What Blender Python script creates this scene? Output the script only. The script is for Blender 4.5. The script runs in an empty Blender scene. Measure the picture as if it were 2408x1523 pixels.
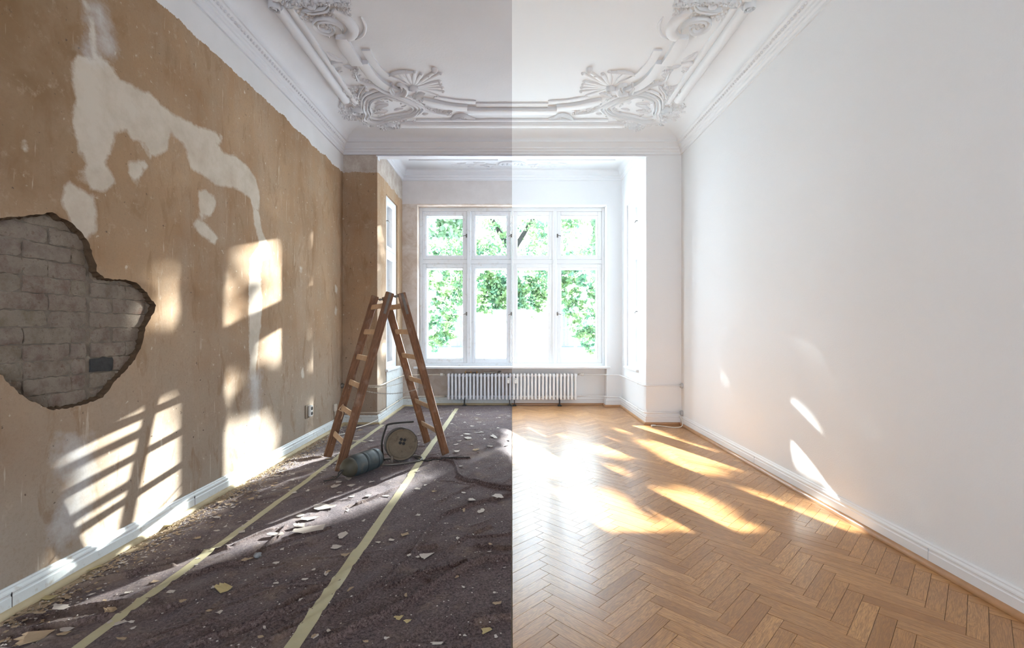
import bpy, math, random
import numpy as np
from mathutils import Vector, Matrix
from mathutils.geometry import delaunay_2d_cdt
from mathutils import noise as mnoise

random.seed(7)
rng = np.random.default_rng(7)
scene = bpy.context.scene
COL = scene.collection
PI = math.pi

# ------------------------------------------------------------------ camera, sky, suns, exposure
H = 1.30          # eye height
F = 1100.0        # focal length in pixels of the 2408 px wide frame
cam_d = bpy.data.cameras.new('camera')
cam = bpy.data.objects.new('camera', cam_d)
COL.objects.link(cam)
cam.location = (0, 0, H)
cam.rotation_euler = (PI / 2, 0, 0)
cam_d.sensor_width = 36
cam_d.lens = F / 2408 * 36
cam_d.shift_y = 10.5 / 2408
cam_d.clip_start = 0.05
cam_d.clip_end = 300
scene.camera = cam

world = bpy.data.worlds.new('sky')
scene.world = world
world.use_nodes = True
bg = world.node_tree.nodes['Background']
bg.inputs['Color'].default_value = (0.86, 0.945, 1.07, 1)
bg.inputs['Strength'].default_value = 12.0

SUN_A = Vector((-0.50, -1.0, -0.29))     # falls on the old left wall
SUN_B = Vector((0.40, -1.0, -0.45))      # falls on the parquet
for nm, d, e in (('sun_on_left_wall', SUN_A, 24.0), ('sun_on_parquet', SUN_B, 44.0)):
    l = bpy.data.lights.new(nm, 'SUN')
    l.energy = e
    l.angle = math.radians(0.53)
    l.color = (1.0, 0.97, 0.93)
    o = bpy.data.objects.new(nm, l)
    COL.objects.link(o)
    o.rotation_euler = d.to_track_quat('-Z', 'Y').to_euler()
    o.location = (0, 12, 8)

scene.view_settings.view_transform = 'Standard'
scene.view_settings.look = 'None'
scene.view_settings.gamma = 1
scene.view_settings.use_curve_mapping = False
scene.view_settings.exposure = 0.80
scene.cycles.max_bounces = 10
scene.cycles.diffuse_bounces = 7
scene.cycles.transparent_max_bounces = 12
scene.cycles.sample_clamp_indirect = 6
scene.cycles.caustics_reflective = False
scene.cycles.caustics_refractive = False
scene.render.use_persistent_data = False

# sky portals in the three window openings and the rear opening (they only guide sampling of the sky)
def portal(name, loc, rot, sx, sy):
    l = bpy.data.lights.new(name, 'AREA')
    l.shape = 'RECTANGLE'
    l.size, l.size_y = sx, sy
    l.cycles.is_portal = True
    o = bpy.data.objects.new(name, l)
    COL.objects.link(o)
    o.location = loc
    o.rotation_euler = rot
portal('portal_front', (0, 8.42, 2.0), (-PI / 2, 0, 0), 3.3, 2.8)
portal('portal_side', (-2.25, 7.1, 2.0), (0, -PI / 2, 0), 2.6, 0.7)
portal('portal_side', (2.25, 7.1, 2.0), (0, PI / 2, 0), 2.6, 0.7)

# ------------------------------------------------------------------ room dimensions
W = 2.30          # half width of the room
YE = 6.355        # pier plane
BW = 1.83         # half width of the bay
YP = 7.80         # window pier plane
YN = 7.98         # window niche plane
NW = 1.58         # half width of the niche
YO = 8.40         # outside face
CZ = 3.92         # ceiling
YB = -3.2         # rear wall
ZT = 4.15

def onfloor(x, y, z=0.0):
    Y = (H - z) * F / (y - 772.0)
    return ((x - 1204.0) * Y / F, Y)
def onleft(x, y):
    Y = W * F / (1204.0 - x)
    return (Y, H + (772.0 - y) * Y / F)
def onceil(x, y):
    Y = (CZ - H) * F / (772.0 - y)
    return ((x - 1204.0) * Y / F, Y)

# ------------------------------------------------------------------ mesh helpers
class MB:
    def __init__(self):
        self.v = []; self.f = []; self.mi = []
    def add(self, vs, fs, m=0):
        b = len(self.v)
        self.v.extend([tuple(p) for p in vs])
        self.f.extend([tuple(i + b for i in f) for f in fs])
        self.mi.extend([m] * len(fs))
        return self
    def box(self, x0, x1, y0, y1, z0, z1, m=0, M=None):
        vs = [Vector((x, y, z)) for z in (z0, z1) for y in (y0, y1) for x in (x0, x1)]
        if M is not None: vs = [M @ p for p in vs]
        fs = [(0, 2, 3, 1), (4, 5, 7, 6), (0, 1, 5, 4), (2, 6, 7, 3), (0, 4, 6, 2), (1, 3, 7, 5)]
        return self.add(vs, fs, m)
    def bbox(self, x0, x1, y0, y1, z0, z1, b=0.004, m=0, M=None):
        # chamfered box
        vs = []; 
        X = (x0, x1); Y = (y0, y1); Z = (z0, z1); sg = (1, -1)
        idx = {}
        for i in (0, 1):
            for j in (0, 1):
                for k in (0, 1):
                    for a in range(3):
                        p = [X[i] + sg[i] * b, Y[j] + sg[j] * b, Z[k] + sg[k] * b]
                        p[a] = (X[i], Y[j], Z[k])[a]
                        idx[(i, j, k, a)] = len(vs); vs.append(Vector(p))
        fs = []
        for a in range(3):
            o = [c for c in range(3) if c != a]
            for s in (0, 1):
                q = []
                for (u, w) in ((0, 0), (1, 0), (1, 1), (0, 1)):
                    key = [0, 0, 0]; key[a] = s; key[o[0]] = u; key[o[1]] = w
                    q.append(idx[(key[0], key[1], key[2], a)])
                fs.append(q if (s == 1) != (a == 1) else q[::-1])
        for a in range(3):      # edge along axis a between faces o0,o1
            o = [c for c in range(3) if c != a]
            for u in (0, 1):
                for w in (0, 1):
                    k0 = [0, 0, 0]; k1 = [0, 0, 0]
                    k0[a] = 0; k1[a] = 1
                    k0[o[0]] = k1[o[0]] = u; k0[o[1]] = k1[o[1]] = w
                    fs.append([idx[(*k0, o[0])], idx[(*k1, o[0])], idx[(*k1, o[1])], idx[(*k0, o[1])]])
        for i in (0, 1):
            for j in (0, 1):
                for k in (0, 1):
                    fs.append([idx[(i, j, k, 0)], idx[(i, j, k, 1)], idx[(i, j, k, 2)]])
        if M is not None: vs = [M @ p for p in vs]
        return self.add(vs, fs, m)
    def tube(self, path, r, n=8, m=0, caps=True, closed=False, flat=1.0):
        P = [Vector(p) for p in path]
        N = len(P)
        rr = r if hasattr(r, '__len__') else [r] * N
        prev = None; rings = []
        for i in range(N):
            if closed: t = P[(i + 1) % N] - P[i - 1]
            else: t = P[min(i + 1, N - 1)] - P[max(i - 1, 0)]
            if t.length < 1e-9: t = Vector((0, 0, 1))
            t.normalize()
            if prev is None:
                a = Vector((0, 0, 1)) if abs(t.z) < 0.9 else Vector((1, 0, 0))
                u = t.cross(a).normalized()
            else:
                u = (prev - t * prev.dot(t))
                u = u.normalized() if u.length > 1e-6 else t.orthogonal().normalized()
            prev = u
            w = t.cross(u)
            rings.append([P[i] + u * (rr[i] * math.cos(2 * PI * k / n)) + w * (rr[i] * flat * math.sin(2 * PI * k / n)) for k in range(n)])
        vs = [p for ring in rings for p in ring]
        fs = []
        for i in range(N if closed else N - 1):
            j = (i + 1) % N
            for k in range(n):
                k2 = (k + 1) % n
                fs.append((i * n + k, i * n + k2, j * n + k2, j * n + k))
        if caps and not closed:
            fs.append(tuple(range(n))[::-1]); fs.append(tuple((N - 1) * n + k for k in range(n)))
        return self.add(vs, fs, m)
    def lathe(self, prof, n=32, M=None, m=0):
        vs = []; fs = []
        for (r, z) in prof:
            for k in range(n):
                a = 2 * PI * k / n
                vs.append(Vector((r * math.cos(a), r * math.sin(a), z)))
        for i in range(len(prof) - 1):
            for k in range(n):
                k2 = (k + 1) % n
                fs.append((i * n + k, i * n + k2, (i + 1) * n + k2, (i + 1) * n + k))
        fs.append(tuple(range(n))[::-1]); fs.append(tuple((len(prof) - 1) * n + k for k in range(n)))
        if M is not None: vs = [M @ p for p in vs]
        return self.add(vs, fs, m)
    def extrude(self, ring0, ring1, m=0, caps=True):
        n = len(ring0)
        fs = [(k, (k + 1) % n, n + (k + 1) % n, n + k) for k in range(n)]
        if caps: fs += [tuple(range(n))[::-1], tuple(range(n, 2 * n))]
        return self.add(list(ring0) + list(ring1), fs, m)
    def build(self, name, mats, parent=None, smooth=False, angle=None, fix=True):
        me = bpy.data.meshes.new(name)
        me.from_pydata(self.v, [], self.f)
        if not isinstance(mats, (list, tuple)): mats = [mats]
        for mm in mats: me.materials.append(mm)
        if len(mats) > 1: me.polygons.foreach_set('material_index', self.mi)
        if fix:
            import bmesh
            bm = bmesh.new(); bm.from_mesh(me)
            bmesh.ops.recalc_face_normals(bm, faces=bm.faces)
            bm.to_mesh(me); bm.free()
        if smooth:
            me.shade_smooth()
            if angle is not None:
                me.set_sharp_from_angle(angle=math.radians(angle))
        me.update()
        o = bpy.data.objects.new(name, me)
        COL.objects.link(o)
        if parent is not None: o.parent = parent
        return o

def tag(o, label=None, cat=None, group=None, kind=None):
    if label: o['label'] = label
    if cat: o['category'] = cat
    if group: o['group'] = group
    if kind: o['kind'] = kind
    return o
def struct(o): o['kind'] = 'structure'; return o
def empty(name, label, cat, group=None):
    o = bpy.data.objects.new(name, None); COL.objects.link(o)
    return tag(o, label, cat, group)

def smooth_path(pts, n=8, closed=False):
    P = [Vector(p) for p in pts]
    if len(P) < 3 and not closed: 
        return [P[0].lerp(P[-1], i / n) for i in range(n + 1)]
    out = []
    N = len(P)
    for i in range(N if closed else N - 1):
        if closed: a, b, c, d = P[i - 1], P[i], P[(i + 1) % N], P[(i + 2) % N]
        else: a, b, c, d = P[max(i - 1, 0)], P[i], P[i + 1], P[min(i + 2, N - 1)]
        for k in range(n):
            t = k / n
            out.append(0.5 * ((2 * b) + (c - a) * t + (2 * a - 5 * b + 4 * c - d) * t * t + (3 * b - a - 3 * c + d) * t ** 3))
    if not closed: out.append(P[-1].copy())
    return out

# ------------------------------------------------------------------ material helpers
class NT:
    def __init__(self, name):
        self.m = bpy.data.materials.new(name); self.m.use_nodes = True
        self.t = self.m.node_tree; self.n = self.t.nodes
        self.b = self.n['Principled BSDF']
        self.geo = None
    def new(self, typ, **kw):
        x = self.n.new(typ)
        for k, v in kw.items():
            if k in x.inputs.keys() if isinstance(k, str) else False: x.inputs[k].default_value = v
            else: setattr(x, k, v)
        return x
    def link(self, a, b): self.t.links.new(a, b)
    def pos(self, scale=(1, 1, 1), rot=(0, 0, 0)):
        if self.geo is None: self.geo = self.n.new('ShaderNodeNewGeometry')
        mp = self.n.new('ShaderNodeMapping'); mp.inputs['Scale'].default_value = scale
        mp.inputs['Rotation'].default_value = rot
        self.link(self.geo.outputs['Position'], mp.inputs['Vector'])
        return mp.outputs['Vector']
    def noise(self, vec, scale, detail=4, rough=0.55, dist=0.0):
        x = self.n.new('ShaderNodeTexNoise')
        x.inputs['Scale'].default_value = scale; x.inputs['Detail'].default_value = detail
        x.inputs['Roughness'].default_value = rough; x.inputs['Distortion'].default_value = dist
        self.link(vec, x.inputs['Vector'])
        return x.outputs['Fac']
    def ramp(self, fac, stops, interp='LINEAR'):
        x = self.n.new('ShaderNodeValToRGB'); cr = x.color_ramp; cr.interpolation = interp
        while len(cr.elements) < len(stops): cr.elements.new(0.5)
        for e, (p, c) in zip(cr.elements, stops):
            e.position = p; e.color = (c, c, c, 1) if not hasattr(c, '__len__') else (*c, 1)
        self.link(fac, x.inputs['Fac'])
        return x.outputs['Color']
    def mix(self, fac, a, b, mode='MIX'):
        x = self.n.new('ShaderNodeMix'); x.data_type = 'RGBA'; x.blend_type = mode
        for s, v in ((x.inputs[0], fac), (x.inputs[6], a), (x.inputs[7], b)):
            if hasattr(v, 'links'): self.link(v, s)
            elif hasattr(v, '__len__'): s.default_value = (*v[:3], 1)
            else: s.default_value = v if s == x.inputs[0] else (v, v, v, 1)
        return x.outputs[2]
    def math(self, op, a, b=0.0, clamp=False):
        x = self.n.new('ShaderNodeMath'); x.operation = op; x.use_clamp = clamp
        for s, v in ((x.inputs[0], a), (x.inputs[1], b)):
            if hasattr(v, 'links'): self.link(v, s)
            else: s.default_value = v
        return x.outputs[0]
    def attr(self, name):
        x = self.n.new('ShaderNodeAttribute'); x.attribute_name = name
        return x
    def sep(self, vec):
        x = self.n.new('ShaderNodeSeparateXYZ'); self.link(vec, x.inputs[0]); return x.outputs
    def bump(self, h, strength=0.3, dist=0.01):
        x = self.n.new('ShaderNodeBump'); x.inputs['Strength'].default_value = strength
        x.inputs['Distance'].default_value = dist
        self.link(h, x.inputs['Height']); self.link(x.outputs['Normal'], self.b.inputs['Normal'])
    def color(self, c):
        if hasattr(c, 'links'): self.link(c, self.b.inputs['Base Color'])
        else: self.b.inputs['Base Color'].default_value = (*c, 1)
    def rough(self, r, spec=0.5):
        if hasattr(r, 'links'): self.link(r, self.b.inputs['Roughness'])
        else: self.b.inputs['Roughness'].default_value = r
        self.b.inputs['Specular IOR Level'].default_value = spec

def simple(name, c, r=0.5, spec=0.5, metal=0.0, var=0.0, vscale=8, bump=0.0, bscale=60, dirt=None, dscale=6, damt=0.5):
    n = NT(name)
    col = c
    if var or bump or dirt: v = n.pos()
    if var:
        col = n.mix(n.noise(v, vscale, 5), tuple(x * (1 - var) for x in c), tuple(min(1, x * (1 + var)) for x in c))
    if dirt:
        f = n.ramp(n.noise(v, dscale, 8, 0.65), [(0.55, 0.0), (0.72, damt)])
        col = n.mix(f, col, dirt)
    n.color(col); n.rough(r, spec)
    n.b.inputs['Metallic'].default_value = metal
    if bump: n.bump(n.noise(v, bscale, 4), bump)
    return n.m

M = {}
# right half: freshly painted
M['new_wall'] = simple('fresh_white_wall', (0.81, 0.825, 0.835), 0.75, 0.25, bump=0.2, bscale=110)
M['new_stucco'] = simple('fresh_white_stucco', (0.785, 0.81, 0.825), 0.6, 0.3)
M['new_paint'] = simple('fresh_white_lacquer', (0.80, 0.805, 0.81), 0.3, 0.5)
# left half: worn
M['old_stucco'] = simple('old_white_stucco', (0.575, 0.575, 0.60), 0.8, 0.2, var=0.05, vscale=2.5, bump=0.12, bscale=40)
M['old_paint'] = simple('old_white_lacquer', (0.66, 0.68, 0.71), 0.4, 0.45, dirt=(0.42, 0.38, 0.33), dscale=14, damt=0.5)
M['old_base'] = simple('old_baseboard_paint', (0.68, 0.72, 0.72), 0.4, 0.4, dirt=(0.40, 0.34, 0.26), dscale=18, damt=0.8, bump=0.1, bscale=50)

# tan stripped plaster
def old_plaster():
    n = NT('stripped_tan_plaster')
    p = n.pos(); z = n.sep(p)[2]
    st = n.noise(n.pos((1, 1, 0.18)), 3.2, 5, 0.6)
    big = n.noise(p, 0.9, 3, 0.6)
    med = n.noise(p, 3.5, 8, 0.62, 0.4)
    fine = n.noise(p, 75, 6, 0.7)
    c = n.mix(n.ramp(big, [(0.35, 0.0), (0.65, 1.0)]), (0.255, 0.150, 0.078), (0.39, 0.258, 0.155))
    c = n.mix(n.ramp(med, [(0.38, 0.0), (0.66, 0.7)]), c, (0.30, 0.215, 0.142))
    c = n.mix(n.ramp(st, [(0.45, 0.0), (0.72, 0.45)]), c, (0.37, 0.295, 0.225))
    low = n.math('MULTIPLY', n.math('SUBTRACT', 1.35, z, True), 0.9, True)
    low = n.math('MULTIPLY', low, n.ramp(big, [(0.3, 0.5), (0.7, 1.0)]))
    c = n.mix(low, c, (0.34, 0.295, 0.25))
    c = n.mix(n.ramp(fine, [(0.36, 0.22), (0.52, 0.0)]), c, (0.19, 0.13, 0.085))
    c = n.mix(n.ramp(n.noise(p, 26, 3, 0.5), [(0.70, 0.0), (0.74, 0.6)]), c, (0.62, 0.55, 0.45))
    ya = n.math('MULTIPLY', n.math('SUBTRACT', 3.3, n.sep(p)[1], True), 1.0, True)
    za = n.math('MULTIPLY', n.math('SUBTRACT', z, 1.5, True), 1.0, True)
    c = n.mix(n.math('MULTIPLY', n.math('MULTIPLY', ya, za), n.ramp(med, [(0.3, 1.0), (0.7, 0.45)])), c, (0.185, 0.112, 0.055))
    v1 = n.noise(n.pos((38, 38, 3.2)), 1.0, 4, 0.6)
    c = n.mix(n.ramp(v1, [(0.66, 0.0), (0.71, 0.45)]), c, (0.58, 0.50, 0.40))
    v2 = n.noise(n.pos((1, 1, 0.35), (0.0, 0.0, 0.0)), 7.5, 6, 0.65, 0.8)
    c = n.mix(n.ramp(v2, [(0.36, 0.5), (0.46, 0.0)]), c, (0.21, 0.125, 0.062))
    c = n.mix(n.ramp(n.noise(p, 13, 8, 0.75), [(0.56, 0.0), (0.70, 0.4)]), c, (0.46, 0.37, 0.28))
    c = n.mix(n.ramp(n.noise(p, 30, 2, 0.5), [(0.25, 0.85), (0.28, 0.0)]), c, (0.10, 0.07, 0.05))
    # brushed white patches follow the attribute laid over the wall
    pa = n.attr('patch').outputs['Fac']
    edge = n.math('ADD', pa, n.math('MULTIPLY', n.math('SUBTRACT', n.noise(p, 9, 8, 0.72), 0.5), 0.55))
    wm = n.ramp(edge, [(0.46, 0.0), (0.60, 1.0)])
    wc = n.mix(n.ramp(n.noise(p, 5, 7, 0.65), [(0.4, 0.0), (0.7, 0.8)]), (0.50, 0.44, 0.365), (0.38, 0.31, 0.24))
    c = n.mix(wm, c, wc)
    pb = n.attr('pale').outputs['Fac']
    pm = n.ramp(n.math('ADD', pb, n.math('MULTIPLY', n.math('SUBTRACT', n.noise(p, 7, 8, 0.7), 0.5), 0.8)), [(0.4, 0.0), (0.9, 0.75)])
    c = n.mix(pm, c, (0.60, 0.62, 0.64))
    # ragged white band above the old paint line
    r = n.math('ADD', z, n.math('ADD', n.math('MULTIPLY', n.math('SUBTRACT', n.noise(n.pos((1, 1, 0.6)), 5, 9, 0.75), 0.5), 0.13), n.math('MULTIPLY', n.math('SUBTRACT', n.noise(n.pos((1, 1, 0.3)), 1.6, 4, 0.6), 0.5), 0.10)))
    top = n.math('GREATER_THAN', r, 3.425)
    xx_ = n.math('GREATER_THAN', n.sep(p)[0], -W + .004)
    dirty = n.mix(n.ramp(n.noise(p, 7, 8, .7), [(0.35, 0.0), (0.65, 1.0)]), (0.33, 0.27, 0.225), (0.47, 0.42, 0.38))
    c = n.mix(top, c, n.mix(xx_, n.mix(n.noise(p, 3, 6), (0.55, 0.54, 0.54), (0.66, 0.65, 0.66)), dirty))
    n.color(c); n.rough(0.88, 0.15)
    n.bump(n.math('ADD', n.math('MULTIPLY', fine, 0.3), n.math('ADD', n.math('MULTIPLY', wm, 0.10), n.math('MULTIPLY', top, 0.25))), 0.25, 0.012)
    return n.m
M['tan'] = old_plaster()

def dirty_plaster():
    n = NT('dirty_pale_plaster')
    p = n.pos(); z = n.sep(p)[2]
    m1 = n.noise(p, 4, 8, 0.65, 0.5)
    c = n.mix(n.ramp(m1, [(0.4, 0.0), (0.62, 1.0)]), (0.56, 0.49, 0.44), (0.44, 0.35, 0.28))
    c = n.mix(n.ramp(n.noise(p, 7, 6), [(0.55, 0.0), (0.7, 0.6)]), c, (0.60, 0.56, 0.53))
    top = n.ramp(n.math('ADD', z, n.math('MULTIPLY', n.noise(p, 8, 6), 0.05)), [(0.0, 0.0), (1.0, 0.0)])
    g = n.math('GREATER_THAN', n.math('ADD', z, n.math('MULTIPLY', n.noise(p, 12, 6), 0.03)), 3.39)
    c = n.mix(g, c, n.mix(n.noise(p, 6, 7), (0.50, 0.46, 0.45), (0.62, 0.59, 0.58)))
    n.color(c); n.rough(0.9, 0.15); n.bump(n.noise(p, 30, 6), 0.2)
    return n.m
M['pale'] = dirty_plaster()

# parquet
def parquet(name, k=1.0):
    n = NT(name)
    uv = n.n.new('ShaderNodeUVMap').outputs['UV']
    mp = n.n.new('ShaderNodeMapping'); mp.inputs['Scale'].default_value = (1.2, 9, 1); n.link(uv, mp.inputs['Vector'])
    g1 = n.noise(mp.outputs['Vector'], 3.2, 8, 0.6, 1.6)
    mp2 = n.n.new('ShaderNodeMapping'); mp2.inputs['Scale'].default_value = (6, 90, 1); n.link(uv, mp2.inputs['Vector'])
    g2 = n.noise(mp2.outputs['Vector'], 3.0, 4, 0.6)
    tone = n.attr('tone').outputs['Fac']
    c = n.mix(tone, (0.39 * k, 0.178 * k, 0.052 * k), (0.60 * k, 0.315 * k, 0.115 * k))
    c = n.mix(n.ramp(g1, [(0.40, 0.0), (0.49, 0.60), (0.55, 0.0), (0.66, 0.50)]), c, (0.25 * k, 0.11 * k, 0.04 * k))
    c = n.mix(n.ramp(g2, [(0.46, 0.0), (0.64, 0.65)]), c, (0.24 * k, 0.11 * k, 0.04 * k))
    n.color(c)
    n.rough(0.36, 0.4)
    n.b.inputs['Coat Weight'].default_value = 0.40
    n.b.inputs['Coat Roughness'].default_value = 0.19
    n.b.inputs['Coat IOR'].default_value = 1.5
    n.bump(n.math('ADD', n.math('MULTIPLY', g2, 0.25), g1), 0.06, 0.003)
    return n.m
M['parquet'] = parquet('oiled_oak_parquet')
M['oak_trim'] = simple('oak_quarter_round', (0.42, 0.22, 0.10), 0.3, 0.5, var=0.25, vscale=14)
M['subfloor'] = simple('dark_floor_joint', (0.07, 0.04, 0.02), 0.8)
M['dusty_floor'] = simple('dusty_old_boards', (0.36, 0.28, 0.18), 0.8, 0.2, var=0.3, vscale=10, dirt=(0.55, 0.48, 0.38), dscale=9, damt=0.8)
M['dusty_trim'] = simple('dusty_yellow_trim', (0.46, 0.38, 0.24), 0.6, 0.3, var=0.2, vscale=12)

def felt():
    n = NT('dusty_brown_felt')
    p = n.pos()
    f1 = n.noise(p, 85, 4, 0.85)
    big = n.noise(p, 1.4, 5, 0.6)
    c = n.mix(n.ramp(f1, [(0.36, 0.0), (0.64, 1.0)]), (0.018, 0.010, 0.009), (0.150, 0.106, 0.098))
    c = n.mix(n.ramp(n.noise(p, 70, 2, 0.7), [(0.60, 0.0), (0.68, 0.55)]), c, (0.20, 0.16, 0.145))
    xs = n.sep(p)
    wall = n.math('MULTIPLY', n.math('SUBTRACT', n.math('MULTIPLY', xs[0], -1.0), 1.25, True), 1.1, True)
    c = n.mix(n.math('MULTIPLY', wall, n.ramp(n.noise(p, 6, 8, 0.7), [(0.42, 0.05), (0.62, 0.8)])), c, (0.22, 0.165, 0.13))
    c = n.mix(n.ramp(big, [(0.54, 0.0), (0.70, 0.40)]), c, (0.17, 0.115, 0.07))
    c = n.mix(n.ramp(n.noise(p, 4.5, 8, 0.7), [(0.56, 0.0), (0.68, 0.45)]), c, (0.22, 0.155, 0.105))
    c = n.mix(n.ramp(n.noise(p, 210, 2, 0.5), [(0.68, 0.0), (0.72, 0.5)]), c, (0.40, 0.36, 0.33))
    n.color(c); n.rough(0.95, 0.1)
    n.b.inputs['Sheen Weight'].default_value = 0.16
    n.b.inputs['Sheen Roughness'].default_value = 0.5
    n.b.inputs['Sheen Tint'].default_value = (0.8, 0.78, 0.9, 1)
    n.bump(n.math('ADD', f1, n.noise(p, 40, 4)), 0.5, 0.004)
    return n.m
M['felt'] = felt()

def brickmat():
    n = NT('old_plaster_smeared_brick')
    p = n.pos(); oi = n.n.new('ShaderNodeObjectInfo').outputs['Random']
    c = n.ramp(oi, [(0.0, (0.30, 0.195, 0.155)), (0.3, (0.36, 0.27, 0.225)), (0.6, (0.36, 0.295, 0.205)), (1.0, (0.29, 0.20, 0.17))])
    c = n.mix(n.ramp(n.noise(p, 12, 8, 0.7), [(0.36, 0.0), (0.56, 0.9)]), c, (0.47, 0.385, 0.305))
    c = n.mix(n.ramp(n.noise(p, 24, 4, 0.6), [(0.62, 0.0), (0.72, 0.7)]), c, (0.20, 0.10, 0.075))
    c = n.mix(n.ramp(n.noise(p, 55, 8, 0.75), [(0.34, 0.6), (0.44, 0.0)]), c, (0.18, 0.14, 0.105))
    c = n.mix(n.ramp(n.noise(p, 90, 4, 0.7), [(0.58, 0.0), (0.68, 0.5)]), c, (0.52, 0.46, 0.39))
    n.color(c); n.rough(0.95, 0.1)
    n.bump(n.noise(p, 34, 12, 0.8), 1.0, 0.05)
    return n.m
M['brick'] = brickmat()
M['mortar'] = simple('lime_mortar_joint_shade', (0.17, 0.14, 0.11), 0.95, 0.1, var=0.4, vscale=30, bump=1.0, bscale=30)  # mortar colour darkened to include the shade inside the brick joints
M['char'] = simple('sooty_dark_brick', (0.045, 0.045, 0.045), 0.9, 0.1, var=0.5, vscale=30, bump=0.8, bscale=30)
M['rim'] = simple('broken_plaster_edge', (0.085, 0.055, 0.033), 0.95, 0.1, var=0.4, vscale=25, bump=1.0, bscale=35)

def wood(name, a, b, sc=(3, 3, 30), splat=0.0, rough=0.55):
    n = NT(name)
    tc = n.n.new('ShaderNodeTexCoord'); mp = n.n.new('ShaderNodeMapping')
    mp.inputs['Scale'].default_value = sc; n.link(tc.outputs['Object'], mp.inputs['Vector'])
    g = n.noise(mp.outputs['Vector'], 2.0, 6, 0.6, 0.8)
    c = n.mix(n.ramp(g, [(0.35, 0.0), (0.65, 1.0)]), a, b)
    p = n.pos()
    if splat:
        c = n.mix(n.ramp(n.noise(p, 60, 2, 0.6), [(0.72, 0.0), (0.77, splat)]), c, (0.55, 0.50, 0.45))
        c = n.mix(n.ramp(n.noise(p, 7, 6, 0.6), [(0.55, 0.0), (0.75, splat * 0.5)]), c, (0.40, 0.32, 0.26))
    n.color(c); n.rough(rough, 0.4); n.bump(g, 0.1, 0.003)
    return n.m
M['ladder'] = wood('red_brown_ladder_wood', (0.085, 0.038, 0.018), (0.20, 0.095, 0.046), (40, 40, 3), 0.8)
M['rung'] = wood('pale_worn_rung_wood', (0.34, 0.215, 0.13), (0.50, 0.36, 0.24), (3, 30, 30), 0.5)
M['iron'] = simple('black_cast_iron', (0.02, 0.018, 0.016), 0.5, 0.5)
M['steel'] = simple('dull_dark_steel', (0.16, 0.145, 0.13), 0.45, 0.5, metal=0.6, var=0.3, vscale=30)
M['galv'] = simple('dull_zinc', (0.42, 0.40, 0.36), 0.45, 0.5, metal=0.7, var=0.2, vscale=30)
M['brass'] = simple('aged_brass', (0.45, 0.28, 0.12), 0.4, 0.5, metal=0.8)
M['disc'] = simple('dirty_reel_face', (0.135, 0.105, 0.070), 0.65, 0.4, var=0.35, vscale=18, dirt=(0.028, 0.02, 0.014), dscale=22, damt=0.85)
M['cable'] = simple('black_rubber_cable', (0.03, 0.028, 0.026), 0.6, 0.4)
M['can'] = simple('blue_grey_plastic', (0.045, 0.063, 0.070), 0.38, 0.5, var=0.2, vscale=10, dirt=(0.13, 0.12, 0.095), dscale=9, damt=0.8)
M['can_d'] = simple('dark_groove_plastic', (0.02, 0.025, 0.03), 0.5, 0.4)
M['can_e'] = simple('dusty_olive_end_cap', (0.06, 0.055, 0.038), 0.6, 0.4, var=0.3, vscale=20)
M['tape'] = simple('yellowed_masking_tape', (0.42, 0.38, 0.24), 0.6, 0.3, var=0.12, vscale=20, dirt=(0.40, 0.36, 0.28), dscale=30, damt=0.6)
M['flake_w'] = simple('pale_paint_flake', (0.45, 0.40, 0.36), 0.7, 0.3, var=0.1, vscale=30)
M['flake_t'] = simple('tan_plaster_flake', (0.34, 0.25, 0.165), 0.85, 0.2, var=0.2, vscale=30)
M['flake_y'] = simple('yellow_wallpaper_scrap', (0.40, 0.32, 0.16), 0.8, 0.2, var=0.15, vscale=30)
M['enamel_l'] = simple('cool_white_enamel', (0.62, 0.63, 0.68), 0.3, 0.5, dirt=(0.5, 0.47, 0.44), dscale=12, damt=0.3)
M['enamel_r'] = simple('bright_white_enamel', (0.85, 0.85, 0.85), 0.28, 0.5)
M['pipe_l'] = simple('old_pipe_paint', (0.56, 0.50, 0.42), 0.45, 0.4, dirt=(0.35, 0.27, 0.18), dscale=20, damt=0.6)
M['white_plastic'] = simple('white_plastic', (0.72, 0.71, 0.68), 0.35, 0.5)
M['white_cable'] = simple('white_cable_sheath', (0.72, 0.70, 0.64), 0.4, 0.5)
M['dark_hole'] = simple('dark_recess', (0.02, 0.02, 0.02), 0.8)
M['bark'] = simple('grey_tree_bark', (0.022, 0.022, 0.02), 0.9, 0.1, var=0.4, vscale=5)
M['facade'] = simple('white_render_facade', (0.85, 0.85, 0.84), 0.9, 0.1)
M['facade_glass'] = simple('grey_window_glass', (0.045, 0.055, 0.075), 0.2, 0.5)
M['ledge'] = simple('grey_ledge_stone', (0.50, 0.53, 0.56), 0.8, 0.2)
M['far_ledge'] = simple('dark_ledge_stone', (0.05, 0.06, 0.065), 0.8, 0.2)
M['street'] = simple('pale_street_paving', (0.68, 0.68, 0.68), 0.9, 0.1)

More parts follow.
